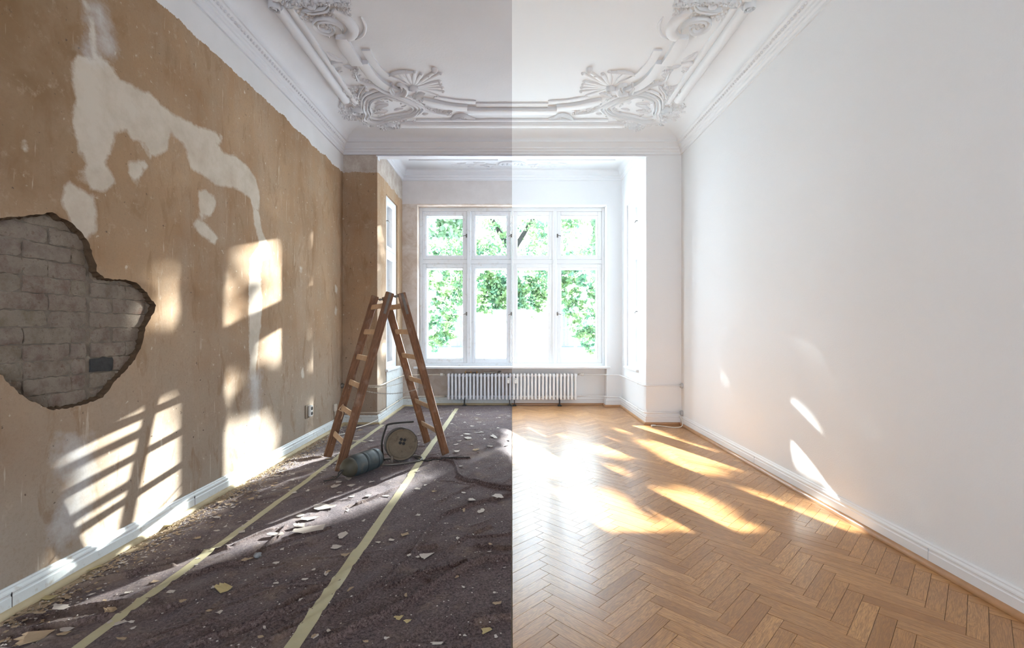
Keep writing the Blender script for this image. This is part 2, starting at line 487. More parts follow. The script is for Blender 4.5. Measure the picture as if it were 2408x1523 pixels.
def glassmat():
    m = bpy.data.materials.new('window_glass'); m.use_nodes = True
    t = m.node_tree; n = t.nodes; n.clear()
    out = n.new('ShaderNodeOutputMaterial'); mx = n.new('ShaderNodeMixShader')
    tr = n.new('ShaderNodeBsdfTransparent'); tr.inputs[0].default_value = (0.96, 0.98, 0.98, 1)
    gl = n.new('ShaderNodeBsdfGlossy'); gl.inputs['Roughness'].default_value = 0.02
    fr = n.new('ShaderNodeFresnel'); fr.inputs[0].default_value = 1.45
    ge = n.new('ShaderNodeNewGeometry'); ma = n.new('ShaderNodeMath'); ma.operation = 'SUBTRACT'; ma.inputs[0].default_value = 1.0
    mb_ = n.new('ShaderNodeMath'); mb_.operation = 'MULTIPLY'
    t.links.new(ge.outputs['Backfacing'], ma.inputs[1]); t.links.new(ma.outputs[0], mb_.inputs[0]); t.links.new(fr.outputs[0], mb_.inputs[1])
    t.links.new(mb_.outputs[0], mx.inputs[0]); t.links.new(tr.outputs[0], mx.inputs[1]); t.links.new(gl.outputs[0], mx.inputs[2])
    t.links.new(mx.outputs[0], out.inputs[0])
    return m
M['glass'] = glassmat()

def leafmat(name, a, b, trans=0.5):
    m = bpy.data.materials.new(name); m.use_nodes = True
    t = m.node_tree; n = t.nodes; n.clear()
    out = n.new('ShaderNodeOutputMaterial'); mx = n.new('ShaderNodeMixShader'); mx.inputs[0].default_value = trans
    d = n.new('ShaderNodeBsdfDiffuse'); tl = n.new('ShaderNodeBsdfTranslucent')
    geo = n.new('ShaderNodeNewGeometry'); no = n.new('ShaderNodeTexNoise'); no.inputs['Scale'].default_value = 1.6
    t.links.new(geo.outputs['Position'], no.inputs['Vector'])
    cr = n.new('ShaderNodeValToRGB'); cr.color_ramp.elements[0].position = 0.38; cr.color_ramp.elements[1].position = 0.62
    cr.color_ramp.elements[0].color = (*a, 1); cr.color_ramp.elements[1].color = (*b, 1)
    t.links.new(no.outputs['Fac'], cr.inputs[0])
    t.links.new(cr.outputs[0], d.inputs[0]); t.links.new(cr.outputs[0], tl.inputs[0])
    t.links.new(d.outputs[0], mx.inputs[1]); t.links.new(tl.outputs[0], mx.inputs[2]); t.links.new(mx.outputs[0], out.inputs[0])
    return m
M['leaf'] = leafmat('fresh_green_leaves', (0.065, 0.14, 0.088), (0.125, 0.195, 0.08))
M['leaf_d'] = leafmat('deep_green_leaves', (0.065, 0.115, 0.075), (0.10, 0.16, 0.08), 0.15)

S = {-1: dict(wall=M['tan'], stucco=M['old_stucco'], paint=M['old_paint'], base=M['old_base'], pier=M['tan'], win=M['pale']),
     1: dict(wall=M['new_wall'], stucco=M['new_stucco'], paint=M['new_paint'], base=M['new_paint'], pier=M['new_wall'], win=M['new_wall'])}

def xr(s, a, b):      # mirrored x range
    return (min(s * a, s * b), max(s * a, s * b))

# ------------------------------------------------------------------ structure: floor
fl = MB()
fl.box(-W - .3, 0, YB, YO, -0.2, -0.012, 0)
fl.box(0, W + .3, YB, YO, -0.2, -0.012, 1)
floor = struct(fl.build('floor', [M['dusty_floor'], M['subfloor']]))
lf = MB(); lf.box(-W, -0.004, YB, YO - .1, -0.0119, -0.001)
ob = lf.build('old_floor_surface', M['dusty_floor'], floor)

def clip_poly(poly, axis, val, keep_less):
    out = []
    n = len(poly)
    for i in range(n):
        a = poly[i]; b = poly[(i + 1) % n]
        ia = (a[axis] <= val) == keep_less; ib = (b[axis] <= val) == keep_less
        if ia: out.append(a)
        if ia != ib:
            t = (val - a[axis]) / (b[axis] - a[axis])
            out.append((a[0] + (b[0] - a[0]) * t, a[1] + (b[1] - a[1]) * t))
    return out

PL, PWd = 0.3585, 0.070
c45 = math.sqrt(0.5)
def rot45(u, v):      # (u,v) herringbone frame -> room, (1,1) direction becomes +Y ; apex column lands on X=.96
    return ((u - v) * c45, (u + v) * c45)
planks = []
for k in range(-8, 9):
    for i in range(-120, 160):
        for typ in (0, 1):
            bu, bv = i * PWd + k * PL, i * PWd - k * PL
            if typ == 0: r = (bu, bv, bu + PL, bv + PWd)
            else: r = (bu, bv + PWd, bu + PWd, bv + PWd + PL)
            g = 0.0006
            u0, v0, u1, v1 = r[0] + g, r[1] + g, r[2] - g, r[3] - g
            cs = [rot45(*q) for q in ((u0, v0), (u1, v0), (u1, v1), (u0, v1))]
            cs = [(x + 0.960, y + 0.052) for (x, y) in cs]
            mx_ = sum(c[0] for c in cs) / 4; my_ = sum(c[1] for c in cs) / 4
            if mx_ < -0.2 or mx_ > W + .2 or my_ < -0.1 or my_ > YN + .2: continue
            if mx_ > BW + .16 and my_ > YE + .16: continue
            p = clip_poly(cs, 0, 0.002, False)
            if len(p) > 2: p = clip_poly(p, 0, W - 0.004, True)
            if len(p) > 2: p = clip_poly(p, 1, YN - 0.004, True)
            if len(p) < 3: continue
            ar = 0.5 * abs(sum(p[j][0] * p[(j + 1) % len(p)][1] - p[(j + 1) % len(p)][0] * p[j][1] for j in range(len(p))))
            if ar < 2e-4: continue
            planks.append((my_, mx_, typ, p))
def plank_mesh(items, name, parent):
    vs, fs, uvs, tones = [], [], [], []
    for (my_, mx_, typ, p) in items:
        th = rng.uniform(-0.0004, 0.0004); n = len(p); b = len(vs)
        off = rng.uniform(0, 50); offv = rng.uniform(0, 50); tone = float(np.clip(rng.normal(0.5, 0.27), 0, 1))
        def uvof(q):
            u, v = (q[0] + q[1]) * c45, (q[1] - q[0]) * c45
            return (u + off, v + offv) if typ == 0 else (v + off, u + offv)
        ctr = (sum(q[0] for q in p) / n, sum(q[1] for q in p) / n)
        ins = [((q[0] - ctr[0]) * 0.994 + ctr[0], (q[1] - ctr[1]) * 0.994 + ctr[1]) for q in p]
        vs += [(q[0], q[1], -0.010) for q in p] + [(q[0], q[1], -0.0012 + th) for q in p] + [(q[0], q[1], th) for q in ins]
        top = tuple(b + 2 * n + j for j in range(n))
        area = sum(p[j][0] * p[(j + 1) % n][1] - p[(j + 1) % n][0] * p[j][1] for j in range(n))
        faces = [top if area > 0 else top[::-1]]
        for lv in (0, 1):
            for j in range(n):
                j2 = (j + 1) % n
                q = (b + lv * n + j, b + lv * n + j2, b + (lv + 1) * n + j2, b + (lv + 1) * n + j)
                faces.append(q if area > 0 else q[::-1])
        pp = p + p + ins
        for f in faces:
            fs.append(f); tones.append(tone)
            for vi in f: uvs.append(uvof(pp[vi - b]))
    me = bpy.data.meshes.new(name); me.from_pydata(vs, [], fs)
    ul = me.uv_layers.new(name='UVMap'); ul.data.foreach_set('uv', [c for uv in uvs for c in uv])
    at = me.attributes.new('tone', 'FLOAT', 'FACE'); at.data.foreach_set('value', tones)
    me.materials.append(M['parquet']); me.update()
    o = bpy.data.objects.new(name, me); COL.objects.link(o); o.parent = parent
    return o
vis = sorted([p for p in planks if p[0] > 1.80 and p[1] / max(p[0], .1) < 1.12], key=lambda p: p[0])
keep = vis[:298]; ks = set(id(p) for p in keep)
for p in keep: plank_mesh([p], 'plank', floor)
rest = plank_mesh([p for p in planks if id(p) not in ks], 'distant_planks', floor); rest['kind'] = 'stuff'

# ------------------------------------------------------------------ left wall: plaster sheet with a broken hole, bricks behind
hole_px = [(0, 95), (150, 85), (360, 55), (410, 90), (480, 120), (560, 190), (610, 260), (640, 360), (668, 420), (665, 462), (720, 510),
           (850, 520), (940, 540), (1000, 600), (1075, 695), (1050, 760), (1000, 850), (980, 960), (930, 1070), (880, 1130), (800, 1210),
           (710, 1330), (640, 1360), (500, 1400), (350, 1415), (200, 1350), (120, 1290), (60, 1230), (0, 1170)]
hole = [onleft(x / 2.929, 480 + y / 2.929) for x, y in hole_px]
hole += [(2.02, 0.86), (1.93, 1.02), (1.90, 1.2), (1.93, 1.42), (1.98, 1.62), (2.04, 1.76)]
# ragged edge
hp = []
for i in range(len(hole)):
    a = Vector(hole[i]); b = Vector(hole[(i + 1) % len(hole)]); L = (b - a).length; k = max(1, int(L / 0.014))
    nrm = Vector((-(b - a).y, (b - a).x)).normalized() if L > 1e-6 else Vector((0, 0))
    for j in range(k):
        q = a.lerp(b, j / k) + (nrm * rng.normal(0, 0.0028) if j else Vector((0, 0)))
        hp.append((q.x, q.y))
def inside(poly, x, y):
    P = np.asarray(poly); x = np.asarray(x, float); y = np.asarray(y, float)
    res = np.zeros(x.shape, bool)
    j = len(P) - 1
    for i in range(len(P)):
        xi, yi = P[i]; xj, yj = P[j]
        c = ((yi > y) != (yj > y)) & (x < (xj - xi) * (y - yi) / ((yj - yi) + 1e-12) + xi)
        res ^= c; j = i
    return res
def sdf(poly, x, y, closed=True):
    P = np.asarray(poly, float); x = np.asarray(x, float); y = np.asarray(y, float)
    d = np.full(x.shape, 1e9)
    for i in range(len(P) if closed else len(P) - 1):
        a = P[i]; b = P[(i + 1) % len(P)]; e = b - a; L2 = (e ** 2).sum() + 1e-12
        t = np.clip(((x - a[0]) * e[0] + (y - a[1]) * e[1]) / L2, 0, 1)
        d = np.minimum(d, np.hypot(x - a[0] - t * e[0], y - a[1] - t * e[1]))
    if closed: d = np.where(inside(poly, x, y), d, -d)
    return d

g = 0.045
ys = np.arange(YB, YE + 1e-6, (YE - YB) / round((YE - YB) / g)); zs = np.linspace(0, CZ, int(CZ / g))
GY, GZ = np.meshgrid(ys, zs); GY = GY.ravel(); GZ = GZ.ravel()
dh = sdf(hp, GY, GZ)
ok = dh < -0.012
pts = [Vector(p) for p in hp] + [Vector((a, b)) for a, b in zip(GY[ok], GZ[ok])]
nh = len(hp)
edges = [(i, (i + 1) % nh) for i in range(nh)]
res = delaunay_2d_cdt(pts, edges, [], 0, 1e-6)
vv, ff = res[0], res[2]
vy = np.array([v.x for v in vv]); vz = np.array([v.y for v in vv])
tri = np.array([f for f in ff if len(f) == 3])
cy = vy[tri].mean(1); cz = vz[tri].mean(1)
tri = tri[~inside(hp, cy, cz)]
wl = MB()
bulge = 0.0
wl.v = [(-W, float(a), float(b)) for a, b in zip(vy, vz)]
wl.f = [tuple(int(i) for i in t) for t in tri]
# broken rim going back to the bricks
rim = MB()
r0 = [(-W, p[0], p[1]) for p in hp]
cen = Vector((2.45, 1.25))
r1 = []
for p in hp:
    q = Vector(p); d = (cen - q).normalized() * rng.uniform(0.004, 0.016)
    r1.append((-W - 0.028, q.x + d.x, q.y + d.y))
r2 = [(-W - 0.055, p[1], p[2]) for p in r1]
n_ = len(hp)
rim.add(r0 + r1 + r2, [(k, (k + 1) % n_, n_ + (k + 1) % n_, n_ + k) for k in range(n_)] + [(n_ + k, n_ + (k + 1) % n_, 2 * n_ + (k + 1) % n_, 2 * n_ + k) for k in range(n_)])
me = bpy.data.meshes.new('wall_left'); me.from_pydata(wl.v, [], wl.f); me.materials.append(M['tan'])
wy, wz = vy, vz
patch = np.zeros(len(wy))
def L(pts, ox, oy, sc): return [onleft(ox + x / sc, oy + y / sc) for x, y in pts]
s1 = 3.046
polys = [
 L([(590, 380), (540, 390), (500, 480), (510, 600), (545, 700), (515, 780), (520, 900), (550, 1000), (560, 1100), (620, 1150), (600, 1250), (500, 1290),
    (560, 1350), (690, 1380), (690, 1640), (660, 1700), (600, 1760), (560, 1740), (480, 1560), (440, 1460), (470, 1300), (620, 1200), (590, 1240), (620, 1330), (700, 1380),
    (800, 1360), (830, 1300), (760, 1180), (800, 1100), (830, 960), (900, 920), (960, 1010), (1040, 1030), (1030, 1090), (1130, 1120), (1200, 1060), (1230, 960), (1300, 1000), (1360, 1110),
    (1560, 1040), (1600, 1000), (1580, 960), (1380, 880), (1270, 820), (1160, 760), (1090, 670), (960, 620), (850, 560), (800, 450), (720, 400), (660, 430)], 0, 0, s1),
 L([(590, 0), (640, 0), (670, 160), (690, 300), (700, 430), (660, 430), (640, 200)], 0, 0, s1),
 L([(920, 1160), (1070, 1140), (1060, 1200), (1010, 1260), (980, 1330), (920, 1250)], 0, 0, s1),
 L([(0, 350), (60, 380), (130, 440), (220, 480), (330, 600), (480, 670), (560, 740), (620, 830), (645, 950), (640, 1050), (600, 1050), (570, 960), (480, 900), (340, 880), (280, 830), (150, 760), (110, 640), (130, 590), (0, 520)], 400, 150, 3.046),
 L([(200, 900), (260, 900), (290, 940), (330, 930), (330, 1000), (290, 1090), (240, 1110), (200, 1090)], 400, 150, 3.046),
 L([(150, 1130), (200, 1110), (260, 1140), (350, 1250), (320, 1300), (220, 1240)], 400, 150, 3.046),
 L([(590, 1040), (640, 1050), (660, 1200), (720, 1320), (720, 1390), (660, 1400), (650, 1500), (660, 1750), (610, 2260), (570, 2260), (560, 1700), (570, 1400), (640, 1290), (600, 1130)], 400, 150, 3.046),
 L([(930, 380), (950, 390), (945, 430), (920, 430)], 400, 500, 3.046), L([(1180, 510), (1200, 530), (1195, 580), (1180, 570)], 400, 500, 3.046),
 L([(1180, 660), (1200, 680), (1190, 740), (1175, 730)], 400, 500, 3.046), L([(940, 1130), (960, 1070), (960, 1180), (940, 1190)], 400, 500, 3.046),
 L([(150, 980), (185, 990), (200, 1090), (170, 1090), (135, 1040)], 0, 0, s1), L([(30, 1100), (75, 1105), (60, 1125)], 0, 0, s1), L([(120, 1200), (150, 1205), (180, 1250), (150, 1245)], 0, 0, s1),
]
for P in polys:
    d = sdf(P, wy, wz)
    patch = np.maximum(patch, np.clip(0.5 + d / 0.16, 0, 1))
pale = np.zeros(len(wy))
for P in [L([(640, 0), (750, 0), (830, 250), (830, 400), (700, 440), (560, 380), (640, 200)], 0, 0, s1),
          L([(900, 720), (1060, 700), (1160, 800), (1130, 1100), (980, 1400), (800, 1400), (780, 1150), (860, 1000)], 0, 900, 2.445 * 2.5),
          [onleft(*q) for q in ((160, 1030), (215, 1020), (225, 1120), (200, 1230), (150, 1290), (120, 1270), (150, 1150))],
          [onleft(*q) for q in ((585, 870), (615, 880), (610, 990), (590, 990))]]:
    pale = np.maximum(pale, np.clip(0.5 + sdf(P, wy, wz) / 0.35, 0, 1))
for nm, ar in (('patch', patch), ('pale', pale)):
    a = me.attributes.new(nm, 'FLOAT', 'POINT'); a.data.foreach_set('value', ar.astype(np.float32))
me.update()
wall_left = bpy.data.objects.new('wall_left', me); COL.objects.link(wall_left); struct(wall_left)
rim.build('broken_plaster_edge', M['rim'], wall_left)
bk = MB(); bk.box(-W - .45, -W - .041, YB, YE, -.2, ZT)
bk.build('mortar_bed', M['mortar'], wall_left)
# bricks
CH = 0.084; z0c = 1.137 - 8 * CH
hpa = np.array(hp)
for r in range(0, 24):
    za, zb = z0c + r * CH, z0c + (r + 1) * CH
    if zb < hpa[:, 1].min() or za > hpa[:, 1].max(): continue
    segs = []
    # left of the vertical chase: stretchers; right of it: shorter bricks keyed in
    y = 1.62 + (0.125 if r % 2 else 0.0)
    while y < 2.566:
        w_ = 0.245 if rng.random() > 0.25 else 0.122
        segs.append((y, min(y + w_, 2.566))); y += w_
    y = 2.588 + (0.0 if r % 2 else -0.0)
    w_ = 0.15 if r % 2 else 0.24
    while y < 3.25:
        segs.append((y, y + w_)); y += w_; w_ = 0.245
    for (a, b) in segs:
        if b - a < 0.04: continue
        cyb, czb = (a + b) / 2, (za + zb) / 2
        yy = np.array([a, b, cyb, a, b]); zz = np.array([za, za, czb, zb, zb])
        if not (sdf(hp, yy, zz) > -0.03).any(): continue
        dark = abs(cyb - 2.69) < 0.11 and r == 7
        mb = MB()
        gap = rng.uniform(0.0015, 0.0045)
        x1 = -W - 0.034 + rng.uniform(-0.004, 0.005)
        ny, nz = max(4, int((b - a) / 0.022)), 5
        ysb = np.linspace(a + gap, b - gap, ny); zsb = np.linspace(za + gap, zb - gap, nz)
        vs = []
        worn = rng.random() < .35
        for iz, zq in enumerate(zsb):
            for iy, yq in enumerate(ysb):
                e = (iz in (0, nz - 1)) or (iy in (0, ny - 1)); cn = (iz in (0, nz - 1)) and (iy in (0, ny - 1))
                ns = mnoise.fractal(Vector((3.1, yq * 14, zq * 14)), 0.8, 2.0, 4)
                d_ = .0045 * ns - (.004 if e else 0) - (.005 if cn else 0) - (.006 * max(0, mnoise.noise(Vector((9, yq * 25, zq * 25)))) if worn else 0)
                sh = (rng.uniform(-.005, .005), rng.uniform(-.005, .005))
                vs.append((x1 + d_, yq + sh[0] * (.8 if e else .3), zq + sh[1] * (.8 if e else .3)))
        fs = [(iz * ny + iy, iz * ny + iy + 1, (iz + 1) * ny + iy + 1, (iz + 1) * ny + iy) for iz in range(nz - 1) for iy in range(ny - 1)]
        ringi = [iy for iy in range(ny)] + [iz * ny + ny - 1 for iz in range(1, nz)] + [(nz - 1) * ny + iy for iy in range(ny - 2, -1, -1)] + [iz * ny for iz in range(nz - 2, 0, -1)]
        bb = len(vs)
        vs += [(-W - 0.055, vs[i][1], vs[i][2]) for i in ringi]
        nr = len(ringi)
        fs += [(ringi[i], ringi[(i + 1) % nr], bb + (i + 1) % nr, bb + i) for i in range(nr)]
        mb.add(vs, fs)
        o = mb.build('brick', M['char'] if dark else M['brick'], wall_left, smooth=True, angle=30)
        if dark: o['label'] = 'sooty black brick'

# ------------------------------------------------------------------ other walls
wr = MB(); wr.box(W, W + .45, YB, YE, -.2, ZT)
wall_right = struct(wr.build('wall_right', M['new_wall']))
wb = MB()
OW, OH0, OH1 = 0.8, 0.02, 2.1      # unseen rear wall opening, added and sized to let fill light in
wb.box(-W - .45, -OW, YB - .4, YB, -.2, ZT, 0); wb.box(OW, W + .45, YB - .4, YB, -.2, ZT, 1)
wb.box(-OW, OW, YB - .4, YB, OH1, ZT, 1); wb.box(-OW, OW, YB - .4, YB, -.2, OH0, 1)
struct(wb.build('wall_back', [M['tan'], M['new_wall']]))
portal('portal_rear', (0, YB - .42, (OH0 + OH1) / 2), (PI / 2, 0, 0), 2 * OW, OH1 - OH0)

ZS0, ZS1 = 0.70, 3.26     # side window opening
WZ0, WZ1 = 0.66, 3.36     # front window opening
for s in (-1, 1):
    side = 'left' if s < 0 else 'right'
    m = S[s]
    b = MB()
    b.box(*xr(s, BW, W + .45), YE, 6.80, -.2, ZT)
    b.box(*xr(s, BW, BW + .35), 6.80, 7.47, -.2, ZS0)
    b.box(*xr(s, BW, BW + .35), 6.80, 7.47, ZS1, ZT)
    b.box(*xr(s, BW, BW + .35), 7.47, YO, -.2, ZT)
    wbay = struct(b.build('wall_bay_' + side, m['pier']))
    if s < 0:
        b = MB(); b.bbox(-BW + .0005, -BW + .009, 6.80, YP - .001, .128, ZS0 - .032, .003)
        pp_ = b.build('painted_panel', M['old_base'], wbay); pp_['label'] = 'pale blue-white painted strip under the side window'
    b = MB()
    b.box(*xr(s, NW, BW), YP, YO, -.2, WZ1)
    b.box(*xr(s, 0, NW), YN, YO, -.2, WZ0)
    b.box(*xr(s, 0, BW), YP, YO, WZ1, ZT)
    struct(b.build('wall_window_' + side, m['win']))
    b = MB(); b.box(*xr(s, 0, BW), YE, YE + .10, 3.633, ZT)
    struct(b.build('wall_lintel_' + side, m['stucco']))

ce = MB()
ce.box(-W - .45, 0, YB, YO, CZ, ZT + .02, 0); ce.box(0, W + .45, YB, YO, CZ, ZT + .02, 1)
ceiling = struct(ce.build('ceiling', [M['old_stucco'], M['new_stucco']]))

# ------------------------------------------------------------------ cornices, beads, baseboards
def cornice_profile():
    p = [(0, 3.655), (.018, 3.655), (.018, 3.682), (.032, 3.697), (.032, 3.718), (.045, 3.728), (.045, 3.748), (.085, 3.795), (.100, 3.797), (.100, 3.812)]
    for k in range(13):
        t = PI / 2 * k / 12
        p.append((.100 + .23 * (1 - math.cos(t)), 3.815 + .104 * math.sin(t)))
    p.append((0, 3.919))
    return p
def bay_profile():
    p = [(0, 3.76), (.015, 3.76), (.015, 3.785), (.03, 3.80), (.03, 3.82), (.05, 3.835), (.05, 3.85)]
    for k in range(7):
        t = PI / 2 * k / 6
        p.append((.055 + .055 * (1 - math.cos(t)), 3.86 + .058 * math.sin(t)))
    p.append((0, 3.919))
    return p
def mitred(profile, corners, s):
    # corners: list of (x,y, nx, ny) points on the wall line with inward mitre direction (per unit distance)
    mb = MB()
    rings = [[(s * (cx + nx * d), cyy + ny * d, z) for (d, z) in profile] for (cx, cyy, nx, ny) in corners]
    n = len(profile)
    for a, b in zip(rings[:-1], rings[1:]):
        mb.extrude(a, b, caps=False)
    mb.add(rings[0], [tuple(range(n))]); mb.add(rings[-1], [tuple(range(n))])
    return mb
for s in (-1, 1):
    side = 'left' if s < 0 else 'right'
    c = mitred(cornice_profile(), [(W, YB, -1, 0), (W, YE, -1, -1), (0, YE, 0, -1)], s).build('trim_1' if s < 0 else 'trim_2', S[s]['stucco'], smooth=True, angle=28)
    struct(c)
    # egg-and-dart style bead row along the side wall and end wall
    bd = MB()
    def bead(x, y, z, r, st):
        vs = []; fs = []
        for a_, (rr, hh) in enumerate(((1.0, 0), (0.75, .7), (0, 1.0))):
            for k in range(6):
                an = 2 * PI * k / 6
                dx, dy = st
                tx, ty = -dy, dx
                u = math.cos(an) * rr * r; v = math.sin(an) * rr * r
                # face normal points down and inwards
                vs.append((x + tx * u * .75 + dx * (hh * r * .7 + v * .5), y + ty * u * .75 + dy * (hh * r * .7 + v * .5), z + v * .8 - hh * r * .6))
        for a_ in range(2):
            for k in range(6):
                k2 = (k + 1) % 6
                fs.append((a_ * 6 + k, a_ * 6 + k2, (a_ + 1) * 6 + k2, (a_ + 1) * 6 + k))
        bd.add(vs, fs)
    for i in range(int((YE - 1.0) / 0.045)):
        y = 0.9 + i * 0.045
        if y > YE - .08: break
        bead(s * (W - .065), y, 3.771, 0.0155, (-s, 0))
    for i in range(int(W / 0.045)):
        pass
    o = bd.build('bead_row', S[s]['stucco'], c, smooth=True); o['kind'] = 'stuff'
    bc = mitred(bay_profile(), [(BW, YE + .1, -1, 0), (BW, YP, -1, -1), (0, YP, 0, -1)], s).build('trim_3' if s < 0 else 'trim_4', S[s]['stucco'], smooth=True, angle=28)
    struct(bc)
    # white corner edge around the bay opening
    b = MB()
    b.box(*xr(s, 0, BW + .012), YE - .012, YE - .0005, 3.633, 3.650)
    b.box(*xr(s, BW - .008, BW - .0005), YE - .002, YE + .09, 3.60 if s < 0 else 0.2, 3.633)
    struct(b.build('trim_5' if s < 0 else 'trim_6', M['new_paint'] if s > 0 else M['enamel_l']))

def base_profile(h=0.125, t=0.022):
    return [(0.0005, 0.001), (t, 0.001), (t, h * .62), (t * .8, h * .66), (t * .8, h * .72), (t * .95, h * .76), (t * .9, h * .82), (t * .55, h * .90), (t * .55, h * .95), (t * .3, h), (0.0005, h)]
def qround(t=0.022, r=0.022):
    return [(t, 0.001)] + [(t + r * math.cos(a), 0.001 + (r + .008) * math.sin(a)) for a in [PI / 2 * k / 6 for k in range(7)]]
for s in (-1, 1):
    side = 'left' if s < 0 else 'right'
    # run 1 side wall + pier front ; run 2 bay side + window wall
    joints = [YB, 0.8, 2.13 if s < 0 else 2.55, 4.3, YE]
    runs = [[(W, YB, -1, 0), (W, YE, -1, -1), (BW, YE, 1, -1), (BW, YP, -1, -1), (NW, YP, 1, -1), (NW, YN, -1, -1), (0, YN, 0, -1)]]
    # outward corner at BW: mitre goes away from the wall on both faces
    cor = [(W, YB, -1, 0), (W, YE, -1, -1), (BW, YE, -1, -1), (BW, YP, -1, -1), (NW, YP, -1, -1), (NW, YN, -1, -1), (0, YN, 0, -1)]
    o = mitred(base_profile(), cor, s).build('baseboard_' + side, S[s]['base'], smooth=True, angle=25)
    struct(o)
    for jy in (2.13, 3.36) if s < 0 else (2.56, 4.4):
        j = MB(); j.box(*xr(s, W - .0228, W - .002), jy, jy + .0025, .004, .098)
        j.build('joint', M['dark_hole'] if s < 0 else M['ledge'], o)
    q = mitred(qround(), cor, s).build('trim_7' if s < 0 else 'trim_8', M['dusty_trim'] if s < 0 else M['oak_trim'], smooth=True, angle=40)
    struct(q)

# ------------------------------------------------------------------ stucco relief on the ceiling
def relief_band(mb, pts, w, h, s, style='roll', n=8, taper=(0.15, 0.15), z=CZ, closed=False):
    P = smooth_path([(p[0], p[1], 0) for p in pts], n, closed)
    N = len(P)
    prof = {'roll': [(-.5, 0), (-.46, .5), (-.3, .88), (0, 1), (.3, .88), (.46, .5), (.5, 0)],
            'chan': [(-.5, 0), (-.5, .75), (-.4, 1), (-.28, .9), (-.15, .45), (.15, .45), (.28, .9), (.4, 1), (.5, .75), (.5, 0)],
            'flat': [(-.5, 0), (-.5, .9), (-.45, 1), (.45, 1), (.5, .9), (.5, 0)],
            'step': [(-.5, 0), (-.5, .35), (-.32, .4), (-.30, .9), (-.1, 1), (.12, .95), (.2, .6), (.35, .55), (.38, .25), (.5, .2), (.5, 0)]}[style]
    k = len(prof); vs = []
    for i in range(N):
        t = P[(i + 1) % N] - P[i - 1] if closed else P[min(i + 1, N - 1)] - P[max(i - 1, 0)]
        t = t.normalized() if t.length > 1e-9 else Vector((1, 0, 0))
        nn = Vector((-t.y, t.x, 0))
        u = i / max(N - 1, 1)
        f = 1.0
        if not closed:
            f = min(1, taper[0] + (1 - taper[0]) * min(1, u / .25)) if taper[0] < 1 else 1
            if taper[1] < 1: f *= min(1, taper[1] + (1 - taper[1]) * min(1, (1 - u) / .3))
        for (a, b) in prof:
            p = P[i] + nn * (a * w * f)
            vs.append((s * p.x, p.y, z + 0.001 - b * h * (0.5 + .5 * f)))
    fs = []
    for i in range(N if closed else N - 1):
        j = (i + 1) % N
        for q in range(k - 1):
            fs.append((i * k + q, i * k + q + 1, j * k + q + 1, j * k + q))
    if not closed:
        fs.append(tuple(range(k))[::-1]); fs.append(tuple((N - 1) * k + q for q in range(k)))
    mb.add(vs, fs)
def spiral(c, r, a0, turns, n=18, shrink=0.25):
    return [(c[0] + r * (1 - (1 - shrink) * i / n) * math.cos(a0 + 2 * PI * turns * i / n), c[1] + r * (1 - (1 - shrink) * i / n) * math.sin(a0 + 2 * PI * turns * i / n)) for i in range(n + 1)]
def relief_leaf(mb, base, tip, w, h, s, lobes=4, z=CZ):
    h = min(h * .6, w * .55)
    a = Vector(base); b = Vector(tip); d = b - a; L_ = d.length
    if L_ < 1e-5: return
    d.normalize(); nn = Vector((-d.y, d.x)); vs = []; fs = []
    n = lobes * 4
    for i in range(n + 1):
        u = i / n
        env = math.sin(PI * min(1, u * .93 + .07)) ** .7
        ww = w * env * (0.72 + .28 * abs(math.sin(u * lobes * PI)))
        hh = h * (0.4 + .6 * math.sin(PI * u))
        c = a + d * (u * L_) + nn * (0.10 * L_ * math.sin(u * PI))
        for q, (k_, g_) in enumerate(((-1, 0), (-.75, .8), (-.35, .55), (0, 1.0), (.35, .55), (.75, .8), (1, 0))):
            p = c + nn * (ww * .5 * k_)
            vs.append((s * p.x, p.y, z + .001 - hh * g_ * (1.0 if 0 < i < n else .2)))
    for i in range(n):
        for q in range(6):
            fs.append((i * 7 + q, i * 7 + q + 1, (i + 1) * 7 + q + 1, (i + 1) * 7 + q))
    mb.add(vs, fs)
def relief_dome(mb, c, r, h, s, z=CZ, ry=None, ang=0.0, n=8):
    vs = [(s * c[0], c[1], z - h)]; fs = []
    ry = ry or r
    for (rr, hh) in ((.55, .85), (.88, .45), (1.0, 0.0)):
        for k in range(n):
            a = 2 * PI * k / n
            u, v = math.cos(a) * rr * r, math.sin(a) * rr * ry
            vs.append((s * (c[0] + u * math.cos(ang) - v * math.sin(ang)), c[1] + u * math.sin(ang) + v * math.cos(ang), z + .001 - h * hh))
    fs += [(0, 1 + k, 1 + (k + 1) % n) for k in range(n)]
    for l_ in range(2):
        for k in range(n):
            k2 = (k + 1) % n
            fs.append((1 + l_ * n + k, 1 + (l_ + 1) * n + k, 1 + (l_ + 1) * n + k2, 1 + l_ * n + k2))
    mb.add(vs, fs)
def relief_flower(mb, c, r, s, petals=5, h=0.03, z=CZ, rot=0.0):
    h = min(h * .5, r * .62)
    for k in range(petals):
        a = rot + 2 * PI * k / petals
        relief_dome(mb, (c[0] + math.cos(a) * r * .58, c[1] + math.sin(a) * r * .58), r * .46, h, s, z, ry=r * .34, ang=a, n=6)
    relief_dome(mb, c, r * .28, h * 1.35, s, z, n=6)
def relief_shell(mb, c, pts, w0, w1, h, s, z=CZ):
    for p in pts:
        a = Vector(c); b = Vector(p)
        st = a.lerp(b, .18)
        relief_band(mb, [st, a.lerp(b, .6), b], w1 * 1.35, h * .8, s, 'roll', 4, (0.5, 1), z)
        relief_dome(mb, b, w1 * .62, h * 1.25, s, z)

